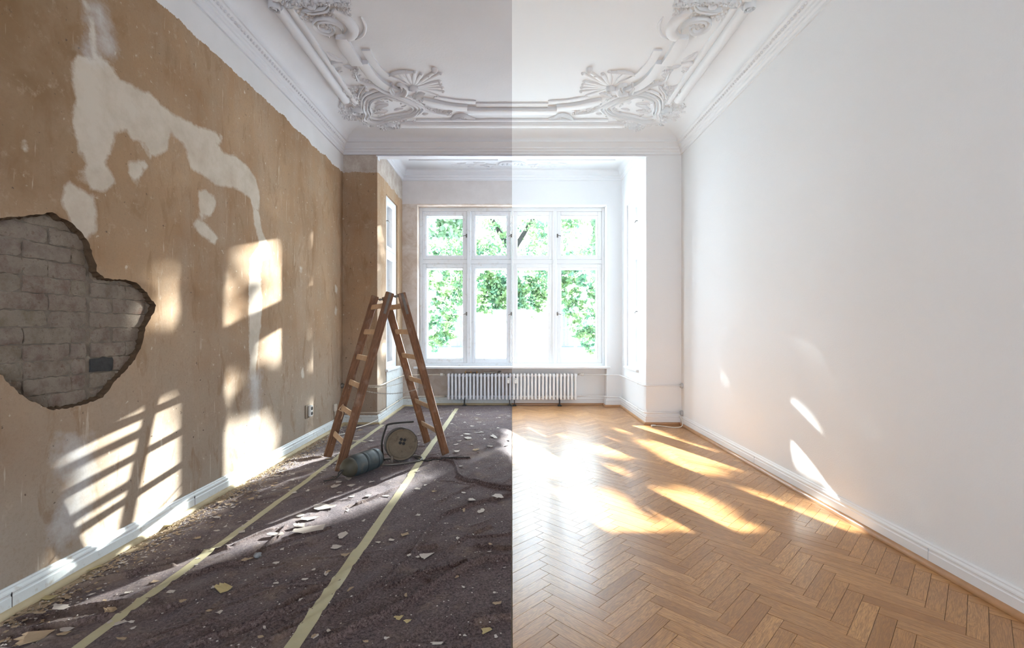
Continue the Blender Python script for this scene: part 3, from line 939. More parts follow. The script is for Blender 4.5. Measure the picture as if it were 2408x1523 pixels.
k4 = lambda x, y: tuple(-v if i == 0 else v for i, v in enumerate(onceil(750 + x / 6.337, 130 + y / 6.337)))
k5 = lambda x, y: tuple(-v if i == 0 else v for i, v in enumerate(onceil(620 + x / 8.6, y / 8.6)))
for s in (-1, 1):
    st = S[s]['stucco']
    def part(name, fn, smooth=True):
        mb = MB(); fn(mb); return mb.build(name, st, ceiling, smooth=smooth, angle=50)
    # straight frame mouldings (x is measured outward from the middle)
    def side_frame(mb):
        relief_band(mb, [(1.905, 3.80), (1.905, 4.6), (1.905, 5.36)], .10, .050, s, 'roll', 4, (1, 1))
        relief_band(mb, [(1.805, 3.80), (1.805, 4.6), (1.805, 5.42)], .05, .026, s, 'flat', 4, (1, 1))
        relief_band(mb, [(1.845, 0.4), (1.845, 2.0), (1.845, 3.70)], .16, .040, s, 'step', 4, (1, 1))
    part('moulding', side_frame)
    def back_frame(mb):
        relief_band(mb, [(0, 5.985), (.6, 5.985), (1.42, 5.985)], .12, .050, s, 'roll', 4, (1, 1))
        relief_band(mb, [(0, 5.86), (.6, 5.86), (1.20, 5.86)], .035, .026, s, 'flat', 4, (1, 1))
    part('moulding', back_frame)
    def centre_frame(mb):
        relief_band(mb, [(0, 5.585), (.3, 5.585), (.53, 5.585)], .12, .050, s, 'flat', 4, (1, 1))
        relief_band(mb, [(0, 5.47), (.2, 5.47), (.42, 5.47)], .09, .018, s, 'flat', 4, (1, 1))
        relief_band(mb, [(.53, 5.515), (.78, 5.46), (1.02, 5.34)], .11, .042, s, 'flat', 6, (1, .6))
        relief_band(mb, [(.42, 5.405), (.63, 5.375), (.88, 5.29)], .07, .016, s, 'flat', 6, (1, .6))
    part('moulding', centre_frame)
    def corner_frame(mb):
        relief_band(mb, [(1.46, 4.57), (1.44, 4.80), (1.36, 5.02), (1.17, 5.20)], .11, .042, s, 'flat', 6, (1, .6))
        relief_band(mb, [(1.37, 4.39), (1.36, 4.62), (1.28, 4.86), (1.08, 5.06)], .08, .018, s, 'flat', 6, (1, .6))
        relief_band(mb, [(1.53, 4.18), (1.535, 4.35), (1.52, 4.60)], .12, .045, s, 'flat', 5, (.8, 1))
        relief_band(mb, [(1.47, 3.84), (1.40, 3.95), (1.39, 4.09), (1.46, 4.19), (1.56, 4.20)], .10, .042, s, 'roll', 6, (.5, .5))
        relief_band(mb, [(1.27, 3.93), (1.27, 4.05), (1.33, 4.17), (1.42, 4.24)], .03, .02, s, 'roll', 5)
    part('moulding', corner_frame)
    def scroll_a(mb):       # flower medallion by the side frame
        relief_band(mb, spiral((1.60, 4.04), .135, 2.4, 1.25), .05, .045, s, 'chan', 2)
        relief_flower(mb, (1.60, 4.04), .07, s, 6, .045)
        for i in range(7):
            for j in range(4):
                relief_dome(mb, (1.50 + i * .045 + (j % 2) * .02, 3.86 + j * .035), .017, .018, s, ry=.013, n=6)
        relief_band(mb, [k5(780, 150), k5(1000, 140), k5(1250, 100), k5(1330, 20)], .045, .055, s, 'chan', 5)
        relief_leaf(mb, k5(1200, 560), k5(1330, 760), .09, .04, s)
        relief_leaf(mb, k5(1150, 520), k5(1020, 560), .06, .035, s)
    part('stucco_scroll', scroll_a)
    def scroll_top(mb):
        relief_band(mb, spiral(k5(190, 60), .05, .5, 1.1), .035, .06, s, 'chan', 2)
        for x in (480, 640, 800, 960, 1120, 1280, 1440, 1600):
            relief_leaf(mb, k5(x, -40), k5(x + rng.uniform(-90, 90), 70), .09, .09, s, 4)
            relief_band(mb, spiral(k5(x + 60, 0), .035, rng.uniform(0, 6), 1.1), .025, .04, s, 'chan', 2)
        for x, y, r in ((1560, 60, .03), (1680, 80, .03), (1560, 150, .022), (1480, 200, .022), (1570, 260, .022), (1650, 230, .022), (1740, 290, .014), (1440, 280, .018), (1720, 190, .016)):
            relief_flower(mb, k5(x, y), r * 1.3, s, 5, .04)
        relief_band(mb, [k5(850, 40), k5(1000, 60), k5(1050, 10)], .03, .06, s, 'roll', 4)
    part('stucco_flowers', scroll_top)
    def leaf_small(mb):
        relief_leaf(mb, k5(1600, 1230), k5(1270, 1040), .075, .05, s, 3)
        relief_band(mb, [k5(1350, 1280), k5(1450, 1230), k5(1600, 1270)], .03, .03, s, 'roll', 5)
        relief_leaf(mb, k5(1900, 1330), k5(1600, 1320), .05, .045, s, 2)
        relief_leaf(mb, k5(1580, 1360), k5(1420, 1400), .045, .03, s, 2)
        relief_flower(mb, k4(310, 240), .03, s, 4, .02); relief_flower(mb, k4(660, 225), .02, s, 4, .02)
    part('stucco_leaf', leaf_small)
    def garland(mb):
        way = [k4(*q) for q in ((540, 230), (560, 290), (610, 360), (780, 410), (870, 450), (960, 500), (1070, 545), (1230, 580), (1340, 640), (1480, 700), (1590, 770), (1740, 830), (1930, 855))]
        relief_band(mb, way, .025, .05, s, 'roll', 4)
        sp = smooth_path([(p[0], p[1], 0) for p in way], 3)
        for i, p in enumerate(sp):
            a = rng.uniform(0, 6.28); rr = rng.uniform(.0, .035)
            relief_flower(mb, (p.x + math.cos(a) * rr, p.y + math.sin(a) * rr), rng.uniform(.026, .042), s, 5, rng.uniform(.03, .055), rot=a)
            relief_leaf(mb, (p.x, p.y), (p.x + math.cos(a + 2) * .07, p.y + math.sin(a + 2) * .07), .03, .03, s, 2)
    part('stucco_garland', garland)
    def shell(mb):
        c = k4(1400, 470)
        tips = [k4(*q) for q in ((1180, 250), (1300, 236), (1430, 240), (1530, 270), (1640, 300), (1740, 225), (1820, 265), (1800, 385), (1815, 430), (1840, 480), (1850, 535), (1760, 595))]
        relief_shell(mb, c, tips, .03, .034, .020, s)
        relief_band(mb, [k4(1040, 290), k4(1130, 250), k4(1240, 232), k4(1420, 242)], .028, .035, s, 'roll', 5)
        relief_dome(mb, k4(1725, 205), .035, .05, s)
    part('stucco_shell', shell)
    def curl(mb):
        relief_band(mb, [k4(1090, 400), k4(1070, 450), k4(1130, 520), k4(1230, 500), k4(1260, 430), k4(1210, 395), k4(1160, 410)], .045, .065, s, 'chan', 5)
        relief_band(mb, [k4(1280, 420), k4(1310, 470), k4(1280, 540), k4(1200, 565)], .05, .065, s, 'roll', 5)
        relief_band(mb, [k4(1330, 480), k4(1390, 450), k4(1450, 470), k4(1430, 510)], .04, .06, s, 'chan', 5)
        relief_leaf(mb, k4(1400, 640), k4(1590, 550), .09, .055, s, 4)
        relief_leaf(mb, k4(1330, 600), k4(1480, 700), .07, .05, s, 3)
    part('stucco_scroll', curl)
    def cartouche(mb):
        ring = [k4(*q) for q in ((720, 860), (692, 780), (712, 650), (830, 580), (1000, 545), (1150, 590), (1330, 660), (1470, 740), (1480, 800), (1380, 870), (1180, 905), (1040, 935), (870, 980), (700, 940))]
        relief_band(mb, ring, .055, .034, s, 'chan', 5, closed=True)
        cx_ = sum(p[0] for p in ring) / len(ring); cy_ = sum(p[1] for p in ring) / len(ring)
        relief_band(mb, [(cx_ + (p[0] - cx_) * .80, cy_ + (p[1] - cy_) * .76) for p in ring], .022, .03, s, 'roll', 4, closed=True)
        relief_band(mb, [(cx_ + (p[0] - cx_) * 1.17, cy_ + (p[1] - cy_) * 1.22) for p in ring], .03, .025, s, 'roll', 4, closed=True)
        relief_leaf(mb, k4(820, 860), k4(1030, 820), .12, .05, s, 5)
        relief_leaf(mb, k4(840, 800), k4(1040, 735), .06, .045, s, 3)
        relief_leaf(mb, k4(820, 720), k4(1040, 715), .035, .03, s, 2)
        relief_leaf(mb, k4(1120, 820), k4(1260, 790), .035, .03, s, 3)
        relief_leaf(mb, k4(900, 880), k4(980, 880), .03, .025, s, 3)
        relief_leaf(mb, k4(1100, 650), k4(1240, 670), .07, .04, s, 3)
    part('stucco_cartouche', cartouche)
    def cartouche_leaves(mb):
        ring = [k4(*q) for q in ((700, 900), (660, 830), (672, 760), (690, 650), (760, 590), (880, 545), (1000, 515), (1130, 560), (1260, 610), (1380, 660), (1500, 730), (1520, 810), (1420, 890), (1300, 920), (1180, 945), (1060, 960), (950, 990), (830, 1010), (740, 970))]
        cx_ = sum(p[0] for p in ring) / len(ring); cy_ = sum(p[1] for p in ring) / len(ring)
        sp = smooth_path([(p[0], p[1], 0) for p in ring], 2, True)
        for i, p in enumerate(sp):
            a = math.atan2(p.y - cy_, p.x - cx_) + rng.normal(0, .5); L_ = rng.uniform(.045, .085)
            relief_leaf(mb, (p.x, p.y), (p.x + math.cos(a) * L_, p.y + math.sin(a) * L_), .03, .05, s, 3)
        for i in range(46):
            t = rng.uniform(0, 2 * PI); rr = rng.uniform(.55, .9)
            c = (cx_ + math.cos(t) * .30 * rr, cy_ + math.sin(t) * .30 * rr)
            relief_leaf(mb, c, (c[0] + rng.normal(0, .04), c[1] + rng.normal(0, .04)), .02, .022, s, 2)
    part('stucco_leaf', cartouche_leaves)
    def corner_flowers(mb):
        for x, y in ((400, 530), (440, 600), (360, 640), (470, 690), (560, 650), (620, 720), (540, 780), (480, 800), (600, 820), (650, 830), (430, 860), (560, 850), (560, 920),
                     (640, 960), (700, 1010), (760, 960), (820, 1020), (900, 1040), (960, 1080), (1020, 1100), (1060, 1040), (1130, 1000), (1100, 960), (1000, 980), (1200, 960), (1280, 940), (1350, 1040),
                     (350, 760), (330, 830), (390, 900), (500, 590), (530, 480), (620, 470), (560, 560), (470, 930), (1430, 1020), (1180, 1050)):
            a = rng.uniform(0, 6.28); c = k4(x, y)
            relief_flower(mb, c, rng.uniform(.035, .055), s, 5, rng.uniform(.04, .07), rot=a)
            for q in range(2):
                a2 = a + 1.2 + q * 2.4; L_ = rng.uniform(.08, .13)
                relief_leaf(mb, c, (c[0] + math.cos(a2) * L_, c[1] + math.sin(a2) * L_), .04, .045, s, 3)
        relief_band(mb, spiral(k4(1060, 1010), .07, 0, 1.2), .035, .06, s, 'chan', 2)
        relief_band(mb, spiral(k4(570, 800), .07, 2, 1.2), .035, .065, s, 'chan', 2)
        relief_band(mb, [k4(1150, 940), k4(1280, 900), k4(1420, 860), k4(1500, 790)], .04, .05, s, 'roll', 5)
        relief_band(mb, [k4(690, 440), k4(620, 540), k4(600, 630)], .05, .04, s, 'chan', 5)
    part('stucco_flowers', corner_flowers)
    def small_crest(mb):
        relief_band(mb, [k4(1960, 950), k4(2040, 890), k4(2150, 870), k4(2240, 910), k4(2330, 935)], .035, .04, s, 'chan', 5)
        for x, y in ((2080, 900), (2140, 925), (2180, 890), (2230, 925), (2120, 880)): relief_flower(mb, k4(x, y), .035, s, 5, .03)
        for x, y in ((1590, 780), (1730, 820), (1780, 860), (1880, 840), (1960, 815), (1580, 880)): relief_leaf(mb, k4(x - 40, y), k4(x + 50, y - 15), .05, .03, s, 3)
    part('stucco_crest', small_crest)
    def rosette(mb):
        Y0 = 7.44
        relief_band(mb, [(0, Y0 - .12), (.12, Y0 - .11), (.20, Y0 - .04), (.22, Y0 + .06)], .03, .03, s, 'roll', 5, (1, .3))
        for x in (.03, .09, .15): relief_leaf(mb, (x, Y0 + .08), (x + .03, Y0 - .05), .05, .04, s, 3)
        for (x, y, tx, ty) in ((.25, .05, .42, -.02), (.36, .02, .52, .06), (.42, -.06, .62, -.08), (.55, .0, .75, .02), (.60, .08, .72, .12), (.72, -.05, .88, -.02), (.80, .04, .98, .05), (.30, .14, .42, .16)):
            relief_leaf(mb, (x, Y0 + y), (tx, Y0 + ty), .06, .035, s, 3)
        relief_band(mb, spiral((.40, Y0 + .04), .06, 0, 1.1), .02, .03, s, 'roll', 2)
        relief_band(mb, [(.22, 7.26), (.8, 7.26), (1.6, 7.26)], .03, .02, s, 'flat', 3, (1, 1))
    part('stucco_rosette', rosette)

# ------------------------------------------------------------------ windows
def frame_rect(mb, axis, x0, x1, z0, z1, t, d0, d1, s=None, bt=0.004):
    """rectangular frame of bar width t; axis 'y' lies in an xz plane between y=d0..d1, axis 'x' in a yz plane"""
    def bx(a0, a1, b0, b1):
        if axis == 'y': mb.bbox(a0, a1, d0, d1, b0, b1, bt)
        else: mb.bbox(min(d0, d1), max(d0, d1), a0, a1, b0, b1, bt)
    bx(x0, x0 + t, z0, z1); bx(x1 - t, x1, z0, z1); bx(x0 + t, x1 - t, z0, z0 + t); bx(x0 + t, x1 - t, z1 - t, z1)
def pane(parent, axis, x0, x1, z0, z1, d, name='pane'):
    mb = MB()
    if axis == 'y': mb.box(x0, x1, d, d + .003, z0, z1)
    else: mb.box(d, d + .003, x0, x1, z0, z1)
    return mb.build(name, M['glass'], parent)

# front window: window_1 is the fixed frame (left and right paint)
wf = MB()
def wbox(x0, x1, y0, y1, z0, z1):
    for s in (-1, 1):
        a, b = xr(s, x0, x1); wf.bbox(a, b, y0, y1, z0, z1, .004, m=0 if s < 0 else 1)
wbox(NW - .045, NW, YN, 8.20, WZ0, WZ1)
wbox(0, NW - .045, YN, 8.20, WZ1 - .06, WZ1)
wbox(0, NW - .045, YN, 8.20, WZ0, WZ0 + .05)
wbox(.705, .765, YN - .012, 8.18, WZ0 + .05, WZ1 - .06)
wbox(0.0, .018, YN - .012, 8.18, WZ0 + .05, WZ1 - .06)
wbox(.018, .705, YN + .01, 8.18, 2.405, 2.475); wbox(.765, NW - .045, YN + .01, 8.18, 2.405, 2.475)
win1 = struct(wf.build('window_1', [M['old_paint'], M['new_paint']]))
for s in (-1, 1):
    for (x0, x1, latch_in) in ((.02, .70, True), (.77, NW - .048, False)):
        for (z0, z1, zl) in ((WZ0 + .05, 2.402, 1.55), (2.478, WZ1 - .062, 2.88)):
            a, b = xr(s, x0, x1)
            mb = MB(); frame_rect(mb, 'y', a, b, z0, z1, .062, YN + .012, YN + .055)
            frame_rect(mb, 'y', a + .062, b - .062, z0 + .062, z1 - .062, .014, YN + .025, YN + .050)
            sa = mb.build('sash', S[s]['paint'], win1)
            pane(sa, 'y', a + .072, b - .072, z0 + .072, z1 - .072, YN + .035)
            # latch lever at the meeting stile
            lx = s * (x0 + .012) if not latch_in else s * (x1 - .012)
            if latch_in and True: lx = s * (x0 + .01) if x0 < .1 else lx
            lx = {True: s * .012, False: s * .775}[latch_in]
            if (latch_in and s < 0) or not latch_in:
                lm = MB()
                lm.bbox(lx - .012, lx + .012, YN - .020, YN + .012, zl - .03, zl + .03, .003)
                lm.tube([(lx, YN - .02, zl), (lx, YN - .045, zl), (lx + s * (.05 if not latch_in else .03), YN - .05, zl - .010), (lx + s * (.085 if not latch_in else .05), YN - .045, zl - .022)], [.006, .006, .006, .004], 6)
                lm.build('latch', M['steel'], sa)
            mb = MB(); frame_rect(mb, 'y', a, b, z0 + .01, z1 - .01, .075, 8.125, 8.165)
            so = mb.build('outer_sash', S[s]['paint'], win1)
            pane(so, 'y', a + .073, b - .073, z0 + .083, z1 - .083, 8.143)
    # inner sill board over the radiator
    sb = MB(); a, b = xr(s, 0, NW + .06); sb.bbox(a, b, YP - .03, YN + .0, WZ0 - .03, WZ0 + .004, .006)
    sb.build('window_sill', S[s]['paint'], win1)
    eb = MB(); a, b = xr(s, 0, NW); eb.box(a, b, 8.2, YO + .06, WZ0 - .03, WZ0 + .01)
    eb.build('outer_sill', M['ledge'], win1)

for s in (-1, 1):
    wname = 'window_2' if s < 0 else 'window_3'
    xa = BW + .022
    mb = MB(); frame_rect(mb, 'x', 6.80, 7.47, ZS0, ZS1, .04, *xr(s, xa, xa + .18))
    a, b = xr(s, xa, xa + .17); mb.bbox(a, b, 6.84, 7.43, 2.40, 2.47, .004)
    w = struct(mb.build(wname, S[s]['paint']))
    for (z0, z1, zl) in ((ZS0 + .04, 2.40, 1.55), (2.47, ZS1 - .04, 2.88)):
        mb = MB(); frame_rect(mb, 'x', 6.842, 7.428, z0, z1, .055, *xr(s, xa - .01, xa + .035))
        sa = mb.build('sash', S[s]['paint'], w)
        pane(sa, 'x', 6.895, 7.375, z0 + .053, z1 - .053, s * (xa + .012))
        lm = MB(); lx = s * (xa - .012)
        lm.tube([(s * xa, 6.86, zl), (s * (xa - .035), 6.86, zl), (s * (xa - .04), 6.90, zl - .02)], .007, 6)
        lm.build('latch', M['steel'], sa)
        mb = MB(); frame_rect(mb, 'x', 6.842, 7.428, z0, z1, .06, *xr(s, xa + .13, xa + .17))
        so = mb.build('outer_sash', S[s]['paint'], w)
        pane(so, 'x', 6.90, 7.37, z0 + .058, z1 - .058, s * (xa + .15))
    sb = MB(); a, b = xr(s, BW - .04, xa + .03); sb.bbox(a, b, 6.76, 7.52, ZS0 - .03, ZS0 + .004, .005)
    sb.build('window_sill', S[s]['paint'], w)

# ------------------------------------------------------------------ radiator
rad = empty('radiator', 'long white column radiator standing on black feet below the front window', 'radiator')
rad.location = (0, 7.87, 0)
def section_mesh(mat):
    mb = MB()
    for dy in (-.055, 0, .055):
        zs_ = [.105, .112, .125, .16, .50, .53, .542, .546]
        rs = [.008, .017, .021, .018, .018, .021, .017, .008]
        mb.tube([(0, dy, z) for z in zs_], rs, 10)
    mb.tube([(-.030, 0, .155), (.030, 0, .155)], .020, 10); mb.tube([(-.030, 0, .505), (.030, 0, .505)], .020, 10)
    mb.box(-.014, .014, -.055, .055, .130, .165); mb.box(-.014, .014, -.055, .055, .50, .53)
    return mb.build('radiator_section', mat, rad, smooth=True, angle=50)
proto = {-1: section_mesh(M['enamel_l']), 1: section_mesh(M['enamel_r'])}
for s in (-1, 1):
    for i in range(18):
        o = proto[s] if i == 0 else proto[s].copy()
        if i: COL.objects.link(o); o.parent = rad
        o.location = (s * (.0303 + i * .0606), 0, 0)
    mb = MB()
    for x in (.042, .80):
        mb.box(s * x - .007, s * x + .007, -.045, .045, .012, .125); mb.bbox(s * x - .032, s * x + .032, -.07, .05, 0.001, .014, .003)
        f = mb.build('foot', M['iron'], rad); mb = MB()
    mb = MB(); mb.bbox(s * .062 - .020, s * .062 + .020, -.088, -.062, .385, .475, .004)
    mt = mb.build('heat_meter', M['white_plastic'], rad)
    mb = MB(); mb.tube([(s * .062, -.0885, .457), (s * .062, -.0895, .457)], .006, 8); mb.build('meter_eye', M['dark_hole'], mt)

# pipes
def pipe(name, z, s, label, valve):
    e = empty(name, label, 'pipe')
    mb = MB(); r = .0105; o_ = .045
    xa = 1.13
    pts = [(s * xa, 7.84, z), (s * (NW - .04), 7.84, z), (s * (NW - .01), 7.80, z), (s * (NW + .02), YP - o_, z), (s * (BW - .07), YP - o_, z), (s * (BW - o_), YP - .07, z),
           (s * (BW - o_), YE + .02, z), (s * (BW - o_ + .006), YE - .03, z), (s * (BW - .01), YE - o_, z), (s * (BW + .04), YE - o_, z), (s * (W - .003), YE - o_, z)]
    mb.tube(pts, r, 10)
    mb.build('pipe', M['pipe_l'] if s < 0 else M['new_paint'], e, smooth=True)
    rz = MB(); Mt = Matrix.Translation((s * (W - .022), YE - o_, z)) @ Matrix.Rotation(PI / 2 * s, 4, 'Y')
    rz.lathe([(.012, -.012), (.024, -.008), (.034, .004), (.036, .018), (.036, .021)], 16, Mt)
    rz.build('rosette', M['steel'] if s < 0 else M['ledge'], e, smooth=True, angle=40)
    for yy in (7.35, 6.62):
        c = MB(); c.tube([(s * (BW - .001), yy, z), (s * (BW - o_ + .008), yy, z)], .004, 6)
        c.tube([(s * (BW - o_), yy - .008, z), (s * (BW - o_), yy + .008, z)], .0165, 10)
        c.build('pipe_clip', M['galv'] if s < 0 else M['new_paint'], e, smooth=True, angle=40)
    if valve:
        v = MB(); v.tube([(s * 1.105, 7.87, z), (s * 1.17, 7.87, z)], .014, 10); v.build('valve_body', M['galv'], e, smooth=True, angle=40)
        v = MB(); v.tube([(s * 1.155, 7.85, z), (s * 1.165, 7.85, z), (s * 1.20, 7.85, z), (s * 1.205, 7.85, z)], [.018, .024, .024, .018], 12)
        v.build('valve_knob', M['white_plastic'], e, smooth=True, angle=40)
    else:
        v = MB(); v.tube([(s * 1.10, 7.87, z), (s * 1.14, 7.86, z), (s * 1.16, 7.845, z)], [.016, .018, .013], 10); v.build('union_nut', M['galv'] if s < 0 else M['new_paint'], e, smooth=True, angle=40)
pipe('heating_pipe', .527, -1, 'upper old heating pipe with knob valve running behind the ladder', True)
pipe('heating_pipe', .163, -1, 'lower old heating pipe low on the tan bay wall behind the ladder', False)
pipe('heating_pipe', .527, 1, 'upper white heating pipe with knob valve on the renovated white walls', True)
pipe('heating_pipe', .163, 1, 'lower white heating pipe just above the white bay baseboard', False)

# fittings and pliers on the radiator
fit = empty('pipe_fittings', 'small brass and steel valve fittings lying on the worn side of radiator', 'fitting')
mb = MB()
mb.tube([(-.80, 7.85, .556), (-.60, 7.85, .558)], .008, 8); mb.build('stem', M['steel'], fit)
for x, h in ((-.78, .03), (-.69, .028), (-.59, .034)):
    mb = MB(); mb.tube([(x, 7.85, .556), (x, 7.85, .556 + h)], .008, 8); mb.tube([(x, 7.85, .552), (x, 7.85, .568)], .013, 8)
    mb.build('valve', M['brass'], fit)
pl = empty('pliers', 'steel pliers lying on top of the radiator beside the fittings', 'pliers')
mb = MB()
mb.tube([(-.47, 7.83, .556), (-.40, 7.835, .560), (-.31, 7.845, .568), (-.22, 7.85, .575)], [.009, .010, .009, .006], 8)
mb.build('handle', M['galv'], pl, smooth=True)
mb = MB(); mb.tube([(-.46, 7.87, .556), (-.38, 7.86, .560), (-.31, 7.845, .569), (-.23, 7.845, .580)], [.009, .010, .009, .006], 8)
mb.build('handle', M['galv'], pl, smooth=True)
mb = MB(); mb.tube([(-.25, 7.848, .566), (-.22, 7.848, .576), (-.18, 7.85, .580)], [.010, .016, .006], 8); mb.build('jaw', M['steel'], pl, smooth=True)

# ------------------------------------------------------------------ drop cloth (felt) with folds
ridges = []
def Rg(pts, ox, oy, sc, h, w):
    ridges.append(([onfloor(ox + x / sc, oy + y / sc) for x, y in pts], h * 1.25, w * .48))
A2 = (600, 940, 2.6126); A1 = (0, 900, 2.445)
Rg([(400, 1523), (760, 1350), (1000, 1220), (1200, 1090), (1400, 1000), (1578, 990)], *A2, .026, .020)
Rg([(780, 1150), (950, 980), (1100, 760), (1250, 680), (1578, 590)], *A2, .020, .018)
Rg([(1578, 550), (1400, 520), (1260, 480), (1225, 400), (1150, 372), (1010, 375)], *A2, .020, .018)
Rg([(1578, 565), (1420, 535), (1300, 505), (1235, 480)], *A2, .016, .015)
Rg([(1050, 1060), (1250, 880), (1450, 780)], *A2, .016, .018)
Rg([(0, 1400), (250, 1230), (500, 1100), (700, 980)], *A2, .018, .018)
Rg([(100, 1500), (400, 1330), (700, 1180), (900, 1010)], *A2, .018, .018)
Rg([(800, 1170), (1050, 1075), (1300, 1000)], *A2, .016, .016)
Rg([(940, 945), (1000, 925), (1120, 912)], *A2, .018, .016)
Rg([(1300, 850), (1450, 848), (1578, 830)], *A2, .012, .016)
Rg([(1350, 905), (1578, 920)], *A2, .016, .018)
Rg([(620, 650), (800, 580), (900, 530)], *A2, .014, .016)
Rg([(1020, 340), (1100, 372), (1320, 362)], *A2, .016, .016)
Rg([(500, 350), (620, 300), (700, 260)], *A2, .012, .016)
Rg([(1000, 1060), (1060, 1110), (1100, 1140)], *A2, .014, .014)
Rg([(1330, 1390), (1450, 1350), (1578, 1340)], *A2, .018, .02)
Rg([(1200, 1350), (1260, 1450), (1330, 1523)], *A2, .012, .02)
Rg([(600, 1420), (700, 1350), (900, 1290)], *A2, .012, .018)
Rg([(300, 1300), (480, 1180), (560, 1060), (700, 1000)], *A2, .012, .018)
Rg([(400, 1200), (800, 1100), (1100, 1000), (1300, 960)], *A1, .024, .022)
Rg([(420, 1225), (700, 1130), (1000, 1060)], *A1, .014, .016)
Rg([(900, 1190), (1250, 1070), (1430, 1040)], *A1, .020, .018)
Rg([(0, 1450), (300, 1420), (700, 1340), (1000, 1300), (1200, 1200)], *A1, .022, .02)
Rg([(0, 1370), (300, 1340), (560, 1290), (900, 1250)], *A1, .016, .018)
Rg([(1100, 1523), (1300, 1450), (1700, 1300), (1956, 1150)], *A1, .020, .02)
Rg([(1500, 1523), (1750, 1350), (1956, 1200)], *A1, .018, .018)
Rg([(1480, 980), (1700, 900), (1900, 840)], *A1, .014, .018)
Rg([(1500, 980), (1600, 880), (1640, 830)], *A1, .014, .014)
Rg([(1400, 540), (1600, 470), (1850, 430)], *A1, .016, .02)
Rg([(900, 830), (1200, 730), (1450, 640)], *A1, .014, .02)
Rg([(800, 1523), (1000, 1450), (1250, 1380)], *A1, .012, .018)
for i in range(70):       # further small puckers
    x = rng.uniform(-2.1, -.05); y = 1.7 + 5.8 * rng.random() ** 1.4
    a = rng.normal(0.9, .5); l = rng.uniform(.15, .6)
    ridges.append(([(x, y), (x + math.cos(a) * l * .5 + rng.normal(0, .03), y + math.sin(a) * l * .5), (x + math.cos(a) * l, y + math.sin(a) * l)], rng.uniform(.004, .010), rng.uniform(.007, .012)))
for i in range(12):       # puckers under the ladder and reel
    a = rng.uniform(-.3, 2.6); l = rng.uniform(.15, .4)
    ridges.append(([(-.95 + rng.normal(0, .06), 4.62 + rng.normal(0, .06)), (-.95 + math.cos(a) * l, 4.62 + math.sin(a) * l)], rng.uniform(.006, .012), .008))
X0C, X1C, Y0C, Y1C = -2.205, -0.003, 0.9, 7.86
NXc, NYc = 250, 760
gx = np.linspace(X0C, X1C, NXc)
gy = Y0C + (Y1C - Y0C) * (np.linspace(0, 1, NYc) ** 1.15)
CX, CY = np.meshgrid(gx, gy)
hz = np.zeros_like(CX)
for pts_, h_, w_ in ridges:
    sp = smooth_path([(p[0], p[1], 0) for p in pts_], 5)
    P2 = [(p.x, p.y) for p in sp]
    xs_ = [p[0] for p in P2]; ys_ = [p[1] for p in P2]
    mk = (CX > min(xs_) - .12) & (CX < max(xs_) + .12) & (CY > min(ys_) - .12) & (CY < max(ys_) + .12)
    if not mk.any(): continue
    d = sdf(P2, CX[mk], CY[mk], closed=False)
    prof_ = h_ * (np.exp(-(d / w_) ** 2) + .12 * np.exp(-(d / (w_ * 3)) ** 2))
    hz[mk] = np.maximum(hz[mk], prof_) + 0.25 * np.minimum(hz[mk], prof_)
nz_ = sum(a_ * np.sin(CX * fx + CY * fy + ph) for a_, fx, fy, ph in [(rng.uniform(.0006, .0016), rng.uniform(-40, 40), rng.uniform(-25, 25), rng.uniform(0, 6)) for _ in range(16)])
hz = hz + 0.006 + np.maximum(nz_, -.004)
# flatten along tapes and under the heavy things
def hcloth(x, y):
    ix = np.clip(np.searchsorted(gx, x) - 1, 0, NXc - 2); iy = np.clip(np.searchsorted(gy, y) - 1, 0, NYc - 2)
    u = np.clip((x - gx[ix]) / (gx[ix + 1] - gx[ix]), 0, 1); v = np.clip((y - gy[iy]) / (gy[iy + 1] - gy[iy]), 0, 1)
    return float(hz[iy, ix] * (1 - u) * (1 - v) + hz[iy, ix + 1] * u * (1 - v) + hz[iy + 1, ix] * (1 - u) * v + hz[iy + 1, ix + 1] * u * v)
FEET = [(-1.543, 4.17), (-1.832, 4.64), (-.674, 4.75), (-.948, 5.24)]
for fx, fy, rr in [(a, b, .10) for a, b in FEET] + [(-1.06, 4.60, .20), (-1.33, 4.14, .16), (-1.25, 4.28, .16)]:
    m_ = np.exp(-(((CX - fx) ** 2 + (CY - fy) ** 2) / rr ** 2) ** 2)
    hz = hz * (1 - m_) + .006 * m_
for tx in (-.89, -1.745):
    m_ = np.exp(-((CX - tx) / .06) ** 4) * .6
    hz = hz * (1 - m_) + .008 * m_
edge = np.clip((CX - X0C) / .05, 0, 1); hz = hz * (.3 + .7 * edge)
inb = ~((CX < -BW + .055) & (CY > YE - .055))
vid = -np.ones(CX.shape, int); vlist = []; 
wob = 0.02 * np.sin(gy * 9) + .012 * np.sin(gy * 23 + 1)
for j in range(NYc):
    for i in range(NXc):
        if inb[j, i]:
            vid[j, i] = len(vlist)
            x = CX[j, i] + (wob[j] * (1 - min(1, i / 12)) if i < 12 else 0)
            vlist.append((float(x), float(CY[j, i]), float(hz[j, i])))
fl_ = [(vid[j, i], vid[j, i + 1], vid[j + 1, i + 1], vid[j + 1, i]) for j in range(NYc - 1) for i in range(NXc - 1) if vid[j, i] >= 0 and vid[j, i + 1] >= 0 and vid[j + 1, i + 1] >= 0 and vid[j + 1, i] >= 0]
me = bpy.data.meshes.new('drop_cloth'); me.from_pydata(vlist, [], [tuple(int(a) for a in f) for f in fl_]); me.materials.append(M['felt']); me.shade_smooth(); me.update()
cloth = bpy.data.objects.new('drop_cloth', me); COL.objects.link(cloth)
tag(cloth, 'creased brown-grey felt drop cloth covering the unrenovated half of the floor', 'drop cloth')

